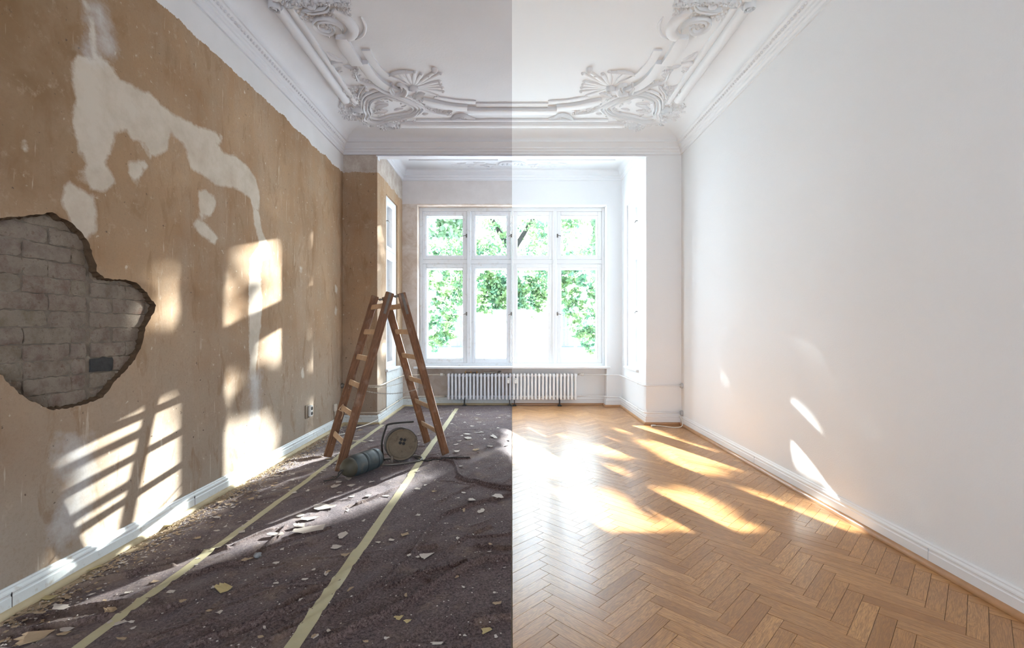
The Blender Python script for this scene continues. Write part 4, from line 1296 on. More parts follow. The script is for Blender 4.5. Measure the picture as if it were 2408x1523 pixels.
def tape(xf, y0, y1, w, label):
    mb = MB(); vs = []; fs = []
    N = int((y1 - y0) / .02)
    for i in range(N + 1):
        y = y0 + (y1 - y0) * i / N
        seg = int(y / 1.37)
        ww = w * (1 + .05 * math.sin(seg * 2.1)) ; off = .004 * math.sin(seg * 3.7) + xf(y)
        for k in range(5):
            x = off + (k / 4 - .5) * ww
            vs.append((x, y, hcloth(x, y) + .0028 + (0 if k in (0, 4) else .0006)))
    for i in range(N):
        for k in range(4): fs.append((i * 5 + k, i * 5 + k + 1, (i + 1) * 5 + k + 1, (i + 1) * 5 + k))
    mb.add(vs, fs)
    o = mb.build('masking_tape', M['tape'], smooth=True)
    tag(o, label, 'tape'); return o
tape(lambda y: -.889, 1.4, 7.55, .062, 'long strip of masking tape passing under the right foot of the ladder')
tape(lambda y: -1.745 + .004 * (y - 4), 1.4, 6.28, .05, 'masking tape strip nearer the tan wall, under the left ladder feet')
mb = MB(); P_ = [onfloor(735, 1032), onfloor(862, 1040)]
vs = []; 
for i in range(11):
    x = P_[0][0] + (P_[1][0] - P_[0][0]) * i / 10; y = P_[0][1] + (P_[1][1] - P_[0][1]) * i / 10
    for k in (-1, 1): vs.append((x, y + k * .02, hcloth(x, y + k * .02) + .003))
mb.add(vs, [(2 * i, 2 * i + 1, 2 * i + 3, 2 * i + 2) for i in range(10)])
tag(mb.build('masking_tape', M['tape']), 'short cross strip of masking tape behind the left ladder half', 'tape')

# ------------------------------------------------------------------ paint flakes
def flake_mesh(name, L_, W_, mat, curl=0.15, n=11, jag=.35):
    vs = []; cv = rng.uniform(-curl, curl); th = .0016
    ang = np.sort(rng.uniform(0, 2 * PI, n) * .35 + np.linspace(0, 2 * PI, n, endpoint=False) * .65 + 0)
    ring = []
    for a in ang:
        r = 1 + rng.uniform(-jag, jag * .6)
        ring.append((math.cos(a) * L_ * .5 * r, math.sin(a) * W_ * .5 * r))
    def zc(x, y): return (abs(x) / L_) ** 2 * L_ * curl * 1.6 + (y / max(W_, .01)) * cv * W_ * .5
    mn = min(zc(*p) for p in ring); mn = min(mn, 0)
    top = [(x, y, zc(x, y) - mn + th) for x, y in ring]; bot = [(x, y, zc(x, y) - mn) for x, y in ring]
    mid = [(x * .5, y * .5, zc(x * .5, y * .5) - mn + th) for x, y in ring]
    mb = MB()
    vs = top + bot + mid + [(0, 0, th - mn)]
    fs = [(i, (i + 1) % n, n + (i + 1) % n, n + i) for i in range(n)] + [(i, (i + 1) % n, 2 * n + (i + 1) % n, 2 * n + i) for i in range(n)]
    fs += [(2 * n + i, 2 * n + (i + 1) % n, 3 * n) for i in range(n)] + [tuple(n + i for i in range(n))]
    mb.add(vs, fs)
    me_name = mb.build(name, mat)
    return me_name
def lift(x, y, r):
    return max(hcloth(x + dx, y + dy) for dx in (-r, 0, r) for dy in (-r, 0, r))
big = [  # crop, x, y, size along, size deep (crop px), material, label
 (A2, 1065, 965, 105, 50, 'flake_w', 'ragged cream paint flake in the middle of the cloth right of the long tape'),
 (A2, 545, 845, 75, 60, 'flake_w', 'squarish pale paint flake left of the long tape'),
 (A2, 440, 665, 100, 40, 'flake_w', 'slanting pale flake left of the long tape, in front of the canister'),
 (A2, 500, 910, 90, 26, 'flake_w', 'narrow pale flake just in front of the squarish one'),
 (A2, 330, 815, 210, 60, 'flake_w', 'widest pale plaster sheet lying on the sunlit streak of cloth'),
 (A2, 560, 968, 60, 26, 'flake_t', 'rust coloured flake touching the left edge of the long tape'),
 (A2, 920, 835, 50, 30, 'flake_t', 'small orange-tan flake right of the long tape'),
 (A2, 1340, 620, 70, 26, 'flake_w', 'white flake near the parquet edge, left of its starry neighbour'),
 (A2, 1495, 612, 75, 36, 'flake_w', 'starry cream flake close to the parquet edge, middle of the room'),
 (A2, 1420, 1430, 80, 50, 'flake_y', 'forked straw coloured scrap close to the parquet edge at the very front'),
 (A2, 890, 1352, 65, 36, 'flake_y', 'left of two touching straw coloured flakes at the front of the cloth'),
 (A2, 938, 1373, 50, 22, 'flake_y', 'right of two touching straw coloured flakes at the front of the cloth'),
 (A2, 585, 1175, 34, 40, 'flake_t', 'upright beige chip beside the right edge of the long tape'),
 (A2, 1485, 1262, 60, 30, 'flake_t', 'faint brown scrap by the parquet edge in the front corner'),
 (A2, 1480, 230, 60, 40, 'flake_w', 'white flake by the parquet edge beyond the ladder'),
 (A1, 1290, 1200, 120, 60, 'flake_y', 'crumpled straw coloured scrap between the two tape strips'),
 (A1, 1590, 880, 130, 34, 'flake_w', 'long diagonal strip of peeled paint between the tape strips'),
 (A1, 1420, 1048, 60, 30, 'flake_t', 'tan flake beside the grey lump on the cloth'),
 (A1, 275, 1240, 130, 34, 'flake_y', 'yellow curled wallpaper scrap lying against the baseboard at the front'),
 (A1, 540, 1075, 110, 60, 'flake_y', 'upright crumpled wallpaper scrap by the baseboard joint'),
 (A1, 200, 1490, 190, 90, 'flake_t', 'large brown paper scrap in the front corner by the wall'),
 (A1, 640, 1318, 90, 40, 'flake_t', 'tan lump beside the left end of the tape nearer the wall'),
 (A1, 345, 1328, 110, 50, 'flake_w', 'bright white flake on the sunlit cloth near the front baseboard'),
 (A1, 1270, 1332, 55, 26, 'flake_w', 'pale flake on dark cloth between the tapes near the front'),
 (A1, 1060, 1290, 60, 26, 'flake_t', 'rusty scrap beside the tape nearer the wall'),
 (A1, 900, 1050, 60, 26, 'flake_w', 'grey-white flake on the cloth in front of the sunlit streak'),
 (A1, 950, 830, 180, 30, 'flake_y', 'sunlit yellow shaving lying along the baseboard'),
]
def put_flake(x, y, L_, W_, mat, rz, curl=.15):
    o = flake_mesh('paint_flake', L_, W_, M[mat], curl)
    o.rotation_euler = (0, 0, rz); o.location = (x, y, lift(x, y, min(L_, W_) * .4) + .0015)
    return o
for (cr, x, y, w_, h_, mt, lab) in big:
    fx, fy = onfloor(cr[0] + x / cr[2], cr[1] + y / cr[2])
    Lm = w_ / cr[2] * fy / F; Wm = min(.22, h_ / cr[2] * fy * fy / F / H * 0.8)
    o = put_flake(fx, fy, Lm, Wm, mt, rng.uniform(-.3, .5), .25 if mt != 'flake_w' else .10)
    tag(o, lab, 'paint flake')
def zone_tag(o, x, y):
    if y > 5.25: z_ = ('beyond the ladder towards the radiator', 'chips beyond the ladder')
    elif x < -1.80: z_ = ('between the left baseboard and the nearer tape', 'chips beside the left baseboard')
    elif x < -.90: z_ = ('between the two tape strips' if y < 3.6 else 'around the ladder feet and canister', 'chips between the tapes' if y < 3.6 else 'chips around the ladder feet')
    else: z_ = ('between the long tape and the parquet, near the front' if y < 3.2 else 'between the long tape and the parquet, nearer the ladder', 'chips by the parquet in front' if y < 3.2 else 'chips by the parquet near the ladder')
    tan = 'tan' if o.data.materials[0] is M['flake_t'] else 'pale'
    tag(o, 'small %s chip %s' % (tan, z_[0]), 'paint flake', tan + ' ' + z_[1])
mid = [(A2, 1390, 690, 40, 24), (A2, 595, 530, 60, 14), (A2, 495, 538, 50, 24), (A2, 715, 510, 40, 14), (A2, 1000, 555, 45, 12), (A2, 700, 598, 50, 20), (A2, 575, 688, 36, 14), (A2, 927, 1205, 20, 30),
       (A2, 1445, 908, 26, 16), (A2, 305, 1112, 40, 16), (A2, 130, 1020, 36, 14), (A2, 1310, 240, 50, 12), (A2, 1245, 325, 54, 14), (A2, 1360, 318, 54, 12), (A2, 1310, 215, 60, 12), (A2, 370, 1470, 46, 30),
       (A2, 805, 1470, 40, 16), (A2, 680, 1500, 40, 14), (A2, 1240, 1095, 24, 20), (A2, 450, 1060, 22, 26), (A2, 450, 1440, 26, 26), (A2, 280, 718, 60, 20), (A2, 340, 740, 120, 26), (A2, 670, 745, 20, 14), (A2, 1050, 530, 30, 12), (A2, 1100, 570, 30, 10),
       (A2, 1005, 715, 40, 12), (A2, 1285, 685, 24, 24), (A2, 1245, 860, 22, 18), (A2, 1470, 1190, 20, 14), (A2, 1480, 1465, 30, 24), (A2, 1290, 1478, 24, 14), (A2, 575, 490, 46, 20), (A2, 520, 578, 34, 10), (A2, 640, 440, 50, 16),
       (A1, 1850, 720, 90, 40), (A1, 1740, 830, 120, 20), (A1, 1200, 1325, 40, 16), (A1, 760, 1385, 50, 16), (A1, 1730, 1290, 26, 16), (A1, 1810, 1475, 40, 30), (A1, 1240, 1190, 50, 20), (A1, 1590, 1050, 40, 10), (A1, 960, 905, 70, 14),
       (A1, 700, 985, 60, 20), (A1, 1250, 860, 40, 10), (A1, 1500, 1470, 50, 16), (A1, 700, 1490, 60, 20)]
for (cr, x, y, w_, h_) in mid:
    fx, fy = onfloor(cr[0] + x / cr[2], cr[1] + y / cr[2])
    fx = min(fx, -.03)
    o = put_flake(fx, fy, w_ / cr[2] * fy / F, min(.16, h_ / cr[2] * fy * fy / F / H), 'flake_w' if rng.random() < .75 else 'flake_t', rng.uniform(-.4, .4))
    zone_tag(o, fx, fy)
cnt = 0
while cnt < 200:
    if rng.random() < .5: x = -2.16 + abs(rng.normal(0, .28)); y = rng.uniform(1.8, 6.2)
    elif rng.random() < .5: x = rng.uniform(-1.7, -.03); y = rng.uniform(5.0, 7.7)
    else: x = rng.uniform(-2.1, -.03); y = rng.uniform(1.9, 6.0)
    if x > -.03 or x < -2.19 or (y > YE - .1 and x < -BW + .1): continue
    if abs(x + 1.06) < .2 and abs(y - 4.6) < .25: continue
    if abs(x + 1.3) < .2 and abs(y - 4.2) < .25: continue
    k_ = rng.uniform(.014, .045) * (1 + y * .10)
    o = put_flake(x, y, k_ * 1.2, k_ * rng.uniform(.4, .9), 'flake_t' if x < -1.8 and rng.random() < .6 else 'flake_w', rng.uniform(0, 3.1))
    zone_tag(o, x, y); cnt += 1
# crumbs and dust
cv, cf = [], []
for i in range(3200):
    u = rng.random()
    if u < .45: x = -2.24 + abs(rng.normal(0, .16)); y = 1.7 + 4.6 * rng.random()
    elif u < .75: x = -2.2 + 2.17 * rng.random(); y = 1.8 + 3 * rng.random()
    else: x = -1.75 + 1.72 * rng.random(); y = 4.2 + 3.5 * rng.random()
    if x > -.02 or x < -2.245 or (y > YE - .08 and x < -BW + .07): continue
    r_ = rng.uniform(.0015, .0055) * (1.3 if x < -2 else 1) * (1 + .07 * y)
    z_ = (hcloth(x, y) if x > -2.20 else .0) + .0015
    a = rng.uniform(0, 6.28); b = len(cv)
    for k in range(4): cv.append((x + math.cos(a + k * PI / 2) * r_ * rng.uniform(.6, 1.3), y + math.sin(a + k * PI / 2) * r_, z_ + rng.uniform(0, .002)))
    cv.append((x, y, z_ + r_ * .7))
    cf += [(b, b + 1, b + 4), (b + 1, b + 2, b + 4), (b + 2, b + 3, b + 4), (b + 3, b, b + 4)]
mb = MB(); mb.add(cv, cf); o = mb.build('plaster_crumbs', M['flake_w'], fix=False)
tag(o, 'fine plaster crumbs and dust strewn over the felt cloth', 'crumbs', kind='stuff')
cv, cf = [], []
for i in range(1700):
    x = -2.25 + abs(rng.normal(0, .09)); y = rng.uniform(1.7, 5.6)
    if x < -2.25: continue
    r_ = rng.uniform(.004, .013); z_ = (hcloth(x, y) if x > -2.20 else .0) + .002; a = rng.uniform(0, 6.28); b = len(cv)
    for k in range(4): cv.append((x + math.cos(a + k * PI / 2) * r_ * rng.uniform(.5, 1.5), y + math.sin(a + k * PI / 2) * r_, z_ + rng.uniform(0, .006)))
    cv.append((x, y, z_ + r_ * .6)); cf += [(b, b + 1, b + 4), (b + 1, b + 2, b + 4), (b + 2, b + 3, b + 4), (b + 3, b, b + 4)]
mb = MB(); mb.add(cv, cf); o = mb.build('plaster_rubble', M['flake_t'], fix=False)
tag(o, 'tan plaster rubble heaped along the foot of the left wall', 'rubble', kind='stuff')
# grey lump
gx_, gy_ = onfloor(A1[0] + 1480 / A1[2], A1[1] + 1015 / A1[2])
mb = MB(); vs = []
for i in range(6):
    for k in range(8):
        t = PI * (i + .5) / 6; a = 2 * PI * k / 8; r_ = .022 * rng.uniform(.6, 1.2)
        vs.append((gx_ + math.sin(t) * math.cos(a) * r_, gy_ + math.sin(t) * math.sin(a) * r_, hcloth(gx_, gy_) + .018 + math.cos(t) * r_ * .7))
mb.add(vs, [(i * 8 + k, i * 8 + (k + 1) % 8, (i + 1) * 8 + (k + 1) % 8, (i + 1) * 8 + k) for i in range(5) for k in range(8)] + [tuple(range(8))[::-1], tuple(40 + k for k in range(8))])
tag(mb.build('plaster_lump', simple('grey_plaster_lump', (0.22, 0.23, 0.24), 0.8, var=.5, vscale=60), smooth=True), 'grey crumpled lump between the two tape strips', 'lump')

# ------------------------------------------------------------------ ladder
lad = empty('step_ladder', 'old wooden double step ladder standing astride on the felt cloth', 'ladder')
apexN, apexR = Vector((-1.108, 4.46, 1.64)), Vector((-1.39, 4.94, 1.64))
wd = (apexR - apexN).normalized()          # along the rungs
sp_dir = Vector((FEET[2][0] - FEET[0][0], FEET[2][1] - FEET[0][1], 0)).normalized()
feet = {(-1, 'n'): Vector((*FEET[0], .012)), (-1, 'r'): Vector((*FEET[1], .012)), (1, 'n'): Vector((*FEET[2], .012)), (1, 'r'): Vector((*FEET[3], .012))}
RW, RT = .078, .024
def obox(name, a, b, width_dir, w, thick_dir, t, mat, parent, bev=.004):
    """bar from a to b; local z runs along it"""
    a, b = Vector(a), Vector(b)
    zz = (b - a).normalized(); xx = (Vector(width_dir) - zz * Vector(width_dir).dot(zz)).normalized(); yy = zz.cross(xx)
    Mx = Matrix((( xx.x, yy.x, zz.x), (xx.y, yy.y, zz.y), (xx.z, yy.z, zz.z))).to_4x4()
    mb = MB(); mb.bbox(-w / 2, w / 2, -t / 2, t / 2, 0, (b - a).length, bev)
    o = mb.build(name, mat, parent); o.matrix_local = Matrix.Translation(a) @ Mx
    return o
railpos = {}
for h_ in (-1, 1):
    for e_, ap in (('n', apexN), ('r', apexR)):
        top = ap + sp_dir * (.055 * h_)
        f_ = feet[(h_, e_)]
        f2 = f_ + (top - f_).normalized() * .0
        f2 = Vector((f2.x, f2.y, .014 + .012))
        obox('rail', f2, top, sp_dir, RW, wd, RT, M['ladder'], lad)
        railpos[(h_, e_)] = (f2, top)
        # iron hinge strap on the outer face
        d = (top - f2).normalized(); off = wd * (-.0145 if e_ == 'n' else .0145)
        obox('hinge_strap', top - d * .21 + off, top - d * .005 + off, sp_dir, .026, wd, .004, M['steel'], lad, .001)
for h_ in (-1, 1):
    for k in range(6):
        z = .25 + .254 * k
        ends = []
        for e_ in ('n', 'r'):
            f2, top = railpos[(h_, e_)]
            t = (z - f2.z) / (top.z - f2.z); ends.append(f2.lerp(top, t))
        ends[0] = ends[0] + wd * .012; ends[1] = ends[1] - wd * .012
        a, b = ends
        zz = (b - a).normalized()
        mb = MB(); Lr = (b - a).length
        # flat rung, slightly waisted and rounded on top
        secs = []
        for u in np.linspace(0, 1, 9):
            w_ = .058 - .006 * math.sin(PI * u); t_ = .022
            secs.append([(w_ / 2 * math.cos(q) if abs(math.cos(q)) > .01 else 0, t_ / 2 * math.copysign(abs(math.sin(q)) ** .5, math.sin(q)), u * Lr) for q in [2 * PI * i / 12 for i in range(12)]])
        vs = [p for s_ in secs for p in s_]
        fs = [(i * 12 + q, i * 12 + (q + 1) % 12, (i + 1) * 12 + (q + 1) % 12, (i + 1) * 12 + q) for i in range(8) for q in range(12)] + [tuple(range(12))[::-1], tuple(96 + q for q in range(12))]
        mb.add(vs, fs)
        o = mb.build('rung', M['rung'], lad, smooth=True, angle=40)
        up = (railpos[(h_, 'n')][1] - railpos[(h_, 'n')][0]).normalized()
        xx = (up - zz * up.dot(zz)).normalized(); yy = zz.cross(xx)
        o.matrix_local = Matrix.Translation(a) @ Matrix(((xx.x, yy.x, zz.x), (xx.y, yy.y, zz.y), (xx.z, yy.z, zz.z))).to_4x4()
for ap, sgn in ((apexN, -1), (apexR, 1)):
    mb = MB(); c = ap + Vector((0, 0, -.035))
    mb.tube([c - wd * .02, c + wd * .02], .012, 10)
    mb.tube([c - sp_dir * .05 + Vector((0, 0, .005)), c, c + sp_dir * .05 + Vector((0, 0, .005))], .009, 6)
    mb.build('hinge', M['steel'], lad, smooth=True, angle=40)
def chain(a, b, sag, n=52):
    mb = MB()
    a, b = Vector(a), Vector(b)
    for i in range(n):
        t = (i + .5) / n
        p = a.lerp(b, t) - Vector((0, 0, sag * 4 * t * (1 - t)))
        t2 = t + .01; p2 = a.lerp(b, t2) - Vector((0, 0, sag * 4 * t2 * (1 - t2)))
        d = (p2 - p).normalized(); side_ = Vector((0, 0, 1)) if i % 2 else wd
        side_ = (side_ - d * side_.dot(d)).normalized()
        L_ = (b - a).length / n
        ring = [p + d * (L_ * .72 * math.cos(q)) + side_ * (.0045 * math.sin(q)) for q in [2 * PI * k / 8 for k in range(8)]]
        mb.tube(ring, .0016, 4, closed=True)
    return mb.build('chain', M['galv'], lad, smooth=True)
for e_ in ('n', 'r'):
    pa = railpos[(-1, e_)][0].lerp(railpos[(-1, e_)][1], .44); pb = railpos[(1, e_)][0].lerp(railpos[(1, e_)][1], .44)
    chain(pa, pb, .055)
# string knot on the left half
mb = MB(); kx = railpos[(-1, 'r')][0].lerp(railpos[(-1, 'r')][1], .30)
mb.tube(smooth_path([kx + Vector((.02, -.02, .03)), kx + Vector((-.02, -.03, -.02)), kx + Vector((.02, -.035, -.05)), kx + Vector((0, -.03, -.12))], 5), .005, 6)
mb.tube(smooth_path([kx + Vector((.0, -.03, .0)), kx + Vector((-.04, -.03, -.04)), kx + Vector((-.03, -.03, -.06))], 5), .004, 6)
mb.build('string', M['rung'], lad, smooth=True)

# ------------------------------------------------------------------ cable reel
reel = empty('cable_reel', 'dirty round cable reel in a tube stand between the ladder legs', 'cable reel')
RC = Vector((-1.085, 4.56, .178)); R_ = .150
ax = Vector((.42, -.90, .07)).normalized()     # axis points towards the room and a little right
zz = ax; xx = Vector((0, 0, 1)).cross(zz).normalized(); yy = zz.cross(xx)
RM = Matrix.Translation(RC) @ Matrix(((xx.x, yy.x, zz.x), (xx.y, yy.y, zz.y), (xx.z, yy.z, zz.z))).to_4x4()
mb = MB(); mb.lathe([(.0, .062), (.125, .062), (.130, .058), (.140, .060), (.148, .062), (R_, .056), (R_, .050), (.14, .048), (.10, .048)], 48, RM)
mb.build('face_disc', M['disc'], reel, smooth=True, angle=35)
mb = MB(); mb.lathe([(R_, -.062), (R_ + .002, -.056), (R_, -.050), (.10, -.048)], 48, RM); mb.build('rear_disc', M['steel'], reel, smooth=True, angle=35)
mb = MB(); mb.tube([RM @ Vector((R_ * math.cos(2 * PI * k / 48), R_ * math.sin(2 * PI * k / 48), .053)) for k in range(48)], .006, 8, closed=True); mb.build('rim', M['iron'], reel, smooth=True)
mb = MB()
for i in range(7):
    zq = -.042 + i * .014
    mb.tube([RM @ Vector((.128 * math.cos(2 * PI * k / 40), .128 * math.sin(2 * PI * k / 40), zq)) for k in range(40)], .008, 6, closed=True)
mb.build('wound_cable', M['cable'], reel, smooth=True)
for (u, v) in ((0, .024), (.024, 0), (0, -.024), (-.024, 0)):
    a_ = .5; uu, v2 = u * math.cos(a_) - v * math.sin(a_), u * math.sin(a_) + v * math.cos(a_)
    mb = MB(); Mq = RM @ Matrix.Translation((uu + .004, v2 + .03, .0625))
    mb.lathe([(.015, 0), (.015, .003), (.012, .003), (.011, .001)], 20, Mq); mb.build('socket', M['dark_hole'], reel, smooth=True, angle=35)
# tube stand
mb = MB(); bz = .018
hv = Vector((xx.x, xx.y, 0)).normalized(); dv = Vector((zz.x, zz.y, 0)).normalized()
base = Vector((RC.x, RC.y, 0))
mb.tube(smooth_path([base - hv * .16 + dv * .10 + Vector((0, 0, bz)), base + hv * .16 + dv * .10 + Vector((0, 0, bz)), base + hv * .17 - dv * .09 + Vector((0, 0, bz)), base - hv * .16 - dv * .09 + Vector((0, 0, bz))], 6, True), .0095, 8, closed=True)
mb.build('stand_base', M['steel'], reel, smooth=True)
mb = MB()
mb.tube(smooth_path([base - hv * .15 - dv * .085 + Vector((0, 0, bz)), base - hv * .165 - dv * .085 + Vector((0, 0, .18)), base - hv * .13 - dv * .08 + Vector((0, 0, .32)), base - hv * .09 - dv * .07 + Vector((0, 0, .365)), base + hv * .14 - dv * .06 + Vector((0, 0, .37))], 6), .0095, 8)
mb.build('handle', M['iron'], reel, smooth=True)
mb = MB(); mb.tube([base - hv * .10 + dv * .10 + Vector((0, 0, bz)), base - hv * .10 + dv * .085 + Vector((0, 0, .09))], .013, 8)
mb.tube([base - dv * .09 + Vector((0, 0, RC.z)), base + dv * .055 + Vector((0, 0, RC.z))], .012, 8)
mb.build('axle_support', M['steel'], reel, smooth=True)
# its black cable lying on the cloth to the right
cpts = [onfloor(975, 1078), onfloor(1000, 1086), onfloor(1040, 1083), onfloor(1105, 1079)]
mb = MB(); mb.tube([(p.x, p.y, hcloth(p.x, p.y) + .006) for p in smooth_path([(a, b, 0) for a, b in cpts], 8)], .005, 6)
tag(mb.build('power_cable', M['cable'], smooth=True), 'black cable trailing right from the reel past the ladder foot', 'cable')

# ------------------------------------------------------------------ canister
can = empty('canister', 'dusty blue-grey plastic canister lying on its side before the cable reel', 'canister')
ca, cb = Vector((-1.400, 3.985, .112)), Vector((-1.235, 4.335, .112))
zz = (cb - ca).normalized(); xx = Vector((0, 0, 1)).cross(zz).normalized(); yy = zz.cross(xx)
CM = Matrix.Translation(ca) @ Matrix(((xx.x, yy.x, zz.x), (xx.y, yy.y, zz.y), (xx.z, yy.z, zz.z))).to_4x4()
Lc = (cb - ca).length
mb = MB(); rc = .092
mb.lathe([(.0, .012), (.05, .014), (.075, .03), (.088, .055), (rc, .09), (rc, .150), (rc - .010, .156), (rc - .010, .166), (rc, .172), (rc, .290), (rc - .008, .296), (rc - .008, .304), (rc, .31), (rc, Lc - .06), (.085, Lc - .03), (.06, Lc - .008), (.0, Lc)], 32, CM)
mb.build('body', M['can'], can, smooth=True, angle=50)
mb = MB(); mb.lathe([(.0, -.050), (.035, -.046), (.06, -.03), (.078, .0), (.084, .028), (.080, .036), (0, .036)], 28, CM); mb.build('end_cap', M['can_e'], can, smooth=True, angle=40)
for zq in (.161, .300):
    mb = MB(); mb.tube([CM @ Vector(((rc - .006) * math.cos(2 * PI * k / 32), (rc - .006) * math.sin(2 * PI * k / 32), zq)) for k in range(32)], .0055, 6, closed=True); mb.build('groove_ring', M['can_d'], can, smooth=True)
mb = MB()
vs = []
for i in range(7):
    for k in range(7):
        a = -.75 + 1.5 * i / 6 + 2.45; z_ = .180 + .10 * k / 6
        e = 0 if 0 < i < 6 and 0 < k < 6 else .006
        vs.append(CM @ Vector(((rc + .004 - e) * math.cos(a), (rc + .004 - e) * math.sin(a), z_)))
mb.add(vs, [(i * 7 + k, i * 7 + k + 1, (i + 1) * 7 + k + 1, (i + 1) * 7 + k) for i in range(6) for k in range(6)])
mb.build('moulded_panel', M['can'], can, smooth=True)
# handle bracket on the end and cord
mb = MB(); p0 = CM @ Vector((0, 0, -.048)); 
mb.tube(smooth_path([p0, (-1.47, 3.93, .05), (-1.53, 3.96, .022), (-1.585, 3.93, .018)], 6), .005, 6)
mb.tube(smooth_path([p0, (-1.46, 3.95, .09), (-1.50, 4.02, .03), (-1.56, 4.05, .018)], 6), .004, 6)
mb.build('cord', M['cable'], can, smooth=True)

# ------------------------------------------------------------------ sockets and cables
so = empty('wall_socket', 'double socket with white plate low on the tan wall left of ladder', 'socket')
yS, zS = onleft(722, 967); Xs = -W
mb = MB(); mb.bbox(Xs + .0005, Xs + .012, yS - .055, yS + .055, zS - .075, zS + .075, .004); mb.build('back_plate', simple('brown_socket_plate', (.22, .17, .12), .6), so)
mb = MB(); mb.bbox(Xs + .012, Xs + .040, yS + .002, yS + .070, zS - .062, zS + .062, .006); mb.build('cover', M['white_plastic'], so)
for dz in (-.028, .028):
    mb = MB(); mb.lathe([(.021, 0), (.021, .002), (.0, .002)], 16, Matrix.Translation((Xs + .0402, yS + .036, zS + dz)) @ Matrix.Rotation(PI / 2, 4, 'Y')); mb.build('opening', M['dark_hole'], so)
    
so = empty('wall_socket', 'small square antenna socket by the pier with cable dropping to baseboard', 'socket')
yS, zS = onleft(786, 958)
mb = MB(); mb.bbox(Xs + .0005, Xs + .025, yS - .04, yS + .04, zS - .045, zS + .045, .005); mb.build('cover', M['pipe_l'], so)
mb = MB(); mb.tube([(Xs + .012, yS, zS - .045), (Xs + .012, yS, .13)], .008, 8); mb.build('conduit', M['pipe_l'], so)

mb = MB(); mb.tube(smooth_path([(-1.80, 6.28, .075), (-1.90, 6.10, .045), (-2.02, 5.90, .03), (-2.03, 5.75, .018), (-2.10, 5.66, .016), (-2.2, 5.68, .016)], 8), .006, 8)
tag(mb.build('antenna_cable', M['white_cable'], smooth=True), 'loose pale cable end lying on cloth behind the left ladder half', 'cable')
wc = empty('antenna_cable', 'white cable with plug curling from the white pier corner onto parquet', 'cable')
mb = MB(); mb.tube(smooth_path([(2.245, 6.28, .125), (2.262, 6.22, .07), (2.22, 6.12, .022), (2.12, 6.10, .008), (1.98, 6.20, .008), (1.90, 6.21, .010)], 8), .005, 8); mb.build('cord', M['white_cable'], wc, smooth=True)
mb = MB(); mb.tube([(1.905, 6.21, .014), (1.87, 6.20, .015), (1.845, 6.19, .015)], [.008, .012, .012], 10); mb.build('plug', M['white_plastic'], wc, smooth=True, angle=40)

# ------------------------------------------------------------------ outside: street, facade, trees
GZ_ = -4.6
mb = MB(); mb.box(-60, 60, YO + .8, 70, GZ_ - .3, GZ_)
struct(mb.build('street', M['street']))
bld = empty('apartment_building', 'pale rendered apartment building across the street seen through the window', 'building')
mb = MB(); YBd = 36.0; mb.box(-12, 7.5, YBd, YBd + 8, GZ_, 6.2); mb.build('facade', M['facade'], bld)
for xp in (1034, 1080, 1330, 1376, 985, 1425):
    X_ = (xp - 1204) * YBd / F; zb_ = H + (772 - 812) * YBd / F; zt_ = H + (772 - 742) * YBd / F
    mb = MB(); mb.box(X_ - .24, X_ + .24, YBd - .03, YBd - .004, zb_, zt_); fr = mb.build('window', M['facade_glass'], bld)
    mb = MB(); mb.box(X_ - .02, X_ + .02, YBd - .06, YBd - .031, zb_, zt_); mb.box(X_ - .24, X_ + .24, YBd - .06, YBd - .031, zb_ + 1.3, zb_ + 1.36); mb.build('glazing_bar', M['facade'], fr)
    mb = MB(); mb.box(X_ - .62, X_ + .62, YBd - .25, YBd - .001, zb_ - .14, zb_ - .02); mb.build('ledge', M['far_ledge'], bld)
mb = MB(); mb.box(-12.2, 7.7, YBd - .3, YBd + 8.2, 6.2, 6.5); mb.build('roof_edge', M['facade'], bld)

def leaves_object(name, C, size, mat, parent, droop=0.5):
    C = np.asarray(C, float); n = len(C)
    a = rng.uniform(0, 2 * PI, n); tilt = rng.normal(0, .6, n); sz = size * rng.uniform(.6, 1.3, n)
    d = np.stack([np.cos(a) * np.cos(tilt), np.sin(a) * np.cos(tilt), np.sin(tilt) - droop], 1); d /= np.linalg.norm(d, axis=1)[:, None]
    r = rng.normal(size=(n, 3)); w = np.cross(d, r); w /= np.linalg.norm(w, axis=1)[:, None]
    V = np.empty((n, 6, 3))
    for k, (u, v) in enumerate(((-.5, 0), (-.2, .27), (.2, .24), (.5, 0), (.2, -.24), (-.2, -.27))):
        V[:, k] = C + d * (u * sz)[:, None] + w * (v * sz)[:, None]
    me = bpy.data.meshes.new(name)
    me.vertices.add(n * 6); me.vertices.foreach_set('co', V.ravel())
    me.loops.add(n * 6); me.loops.foreach_set('vertex_index', np.arange(n * 6))
    me.polygons.add(n); me.polygons.foreach_set('loop_start', np.arange(n) * 6); me.polygons.foreach_set('loop_total', np.full(n, 6))
    me.materials.append(mat); me.update(calc_edges=True)
    o = bpy.data.objects.new(name, me); COL.objects.link(o); o.parent = parent; o['kind'] = 'stuff'
    return o

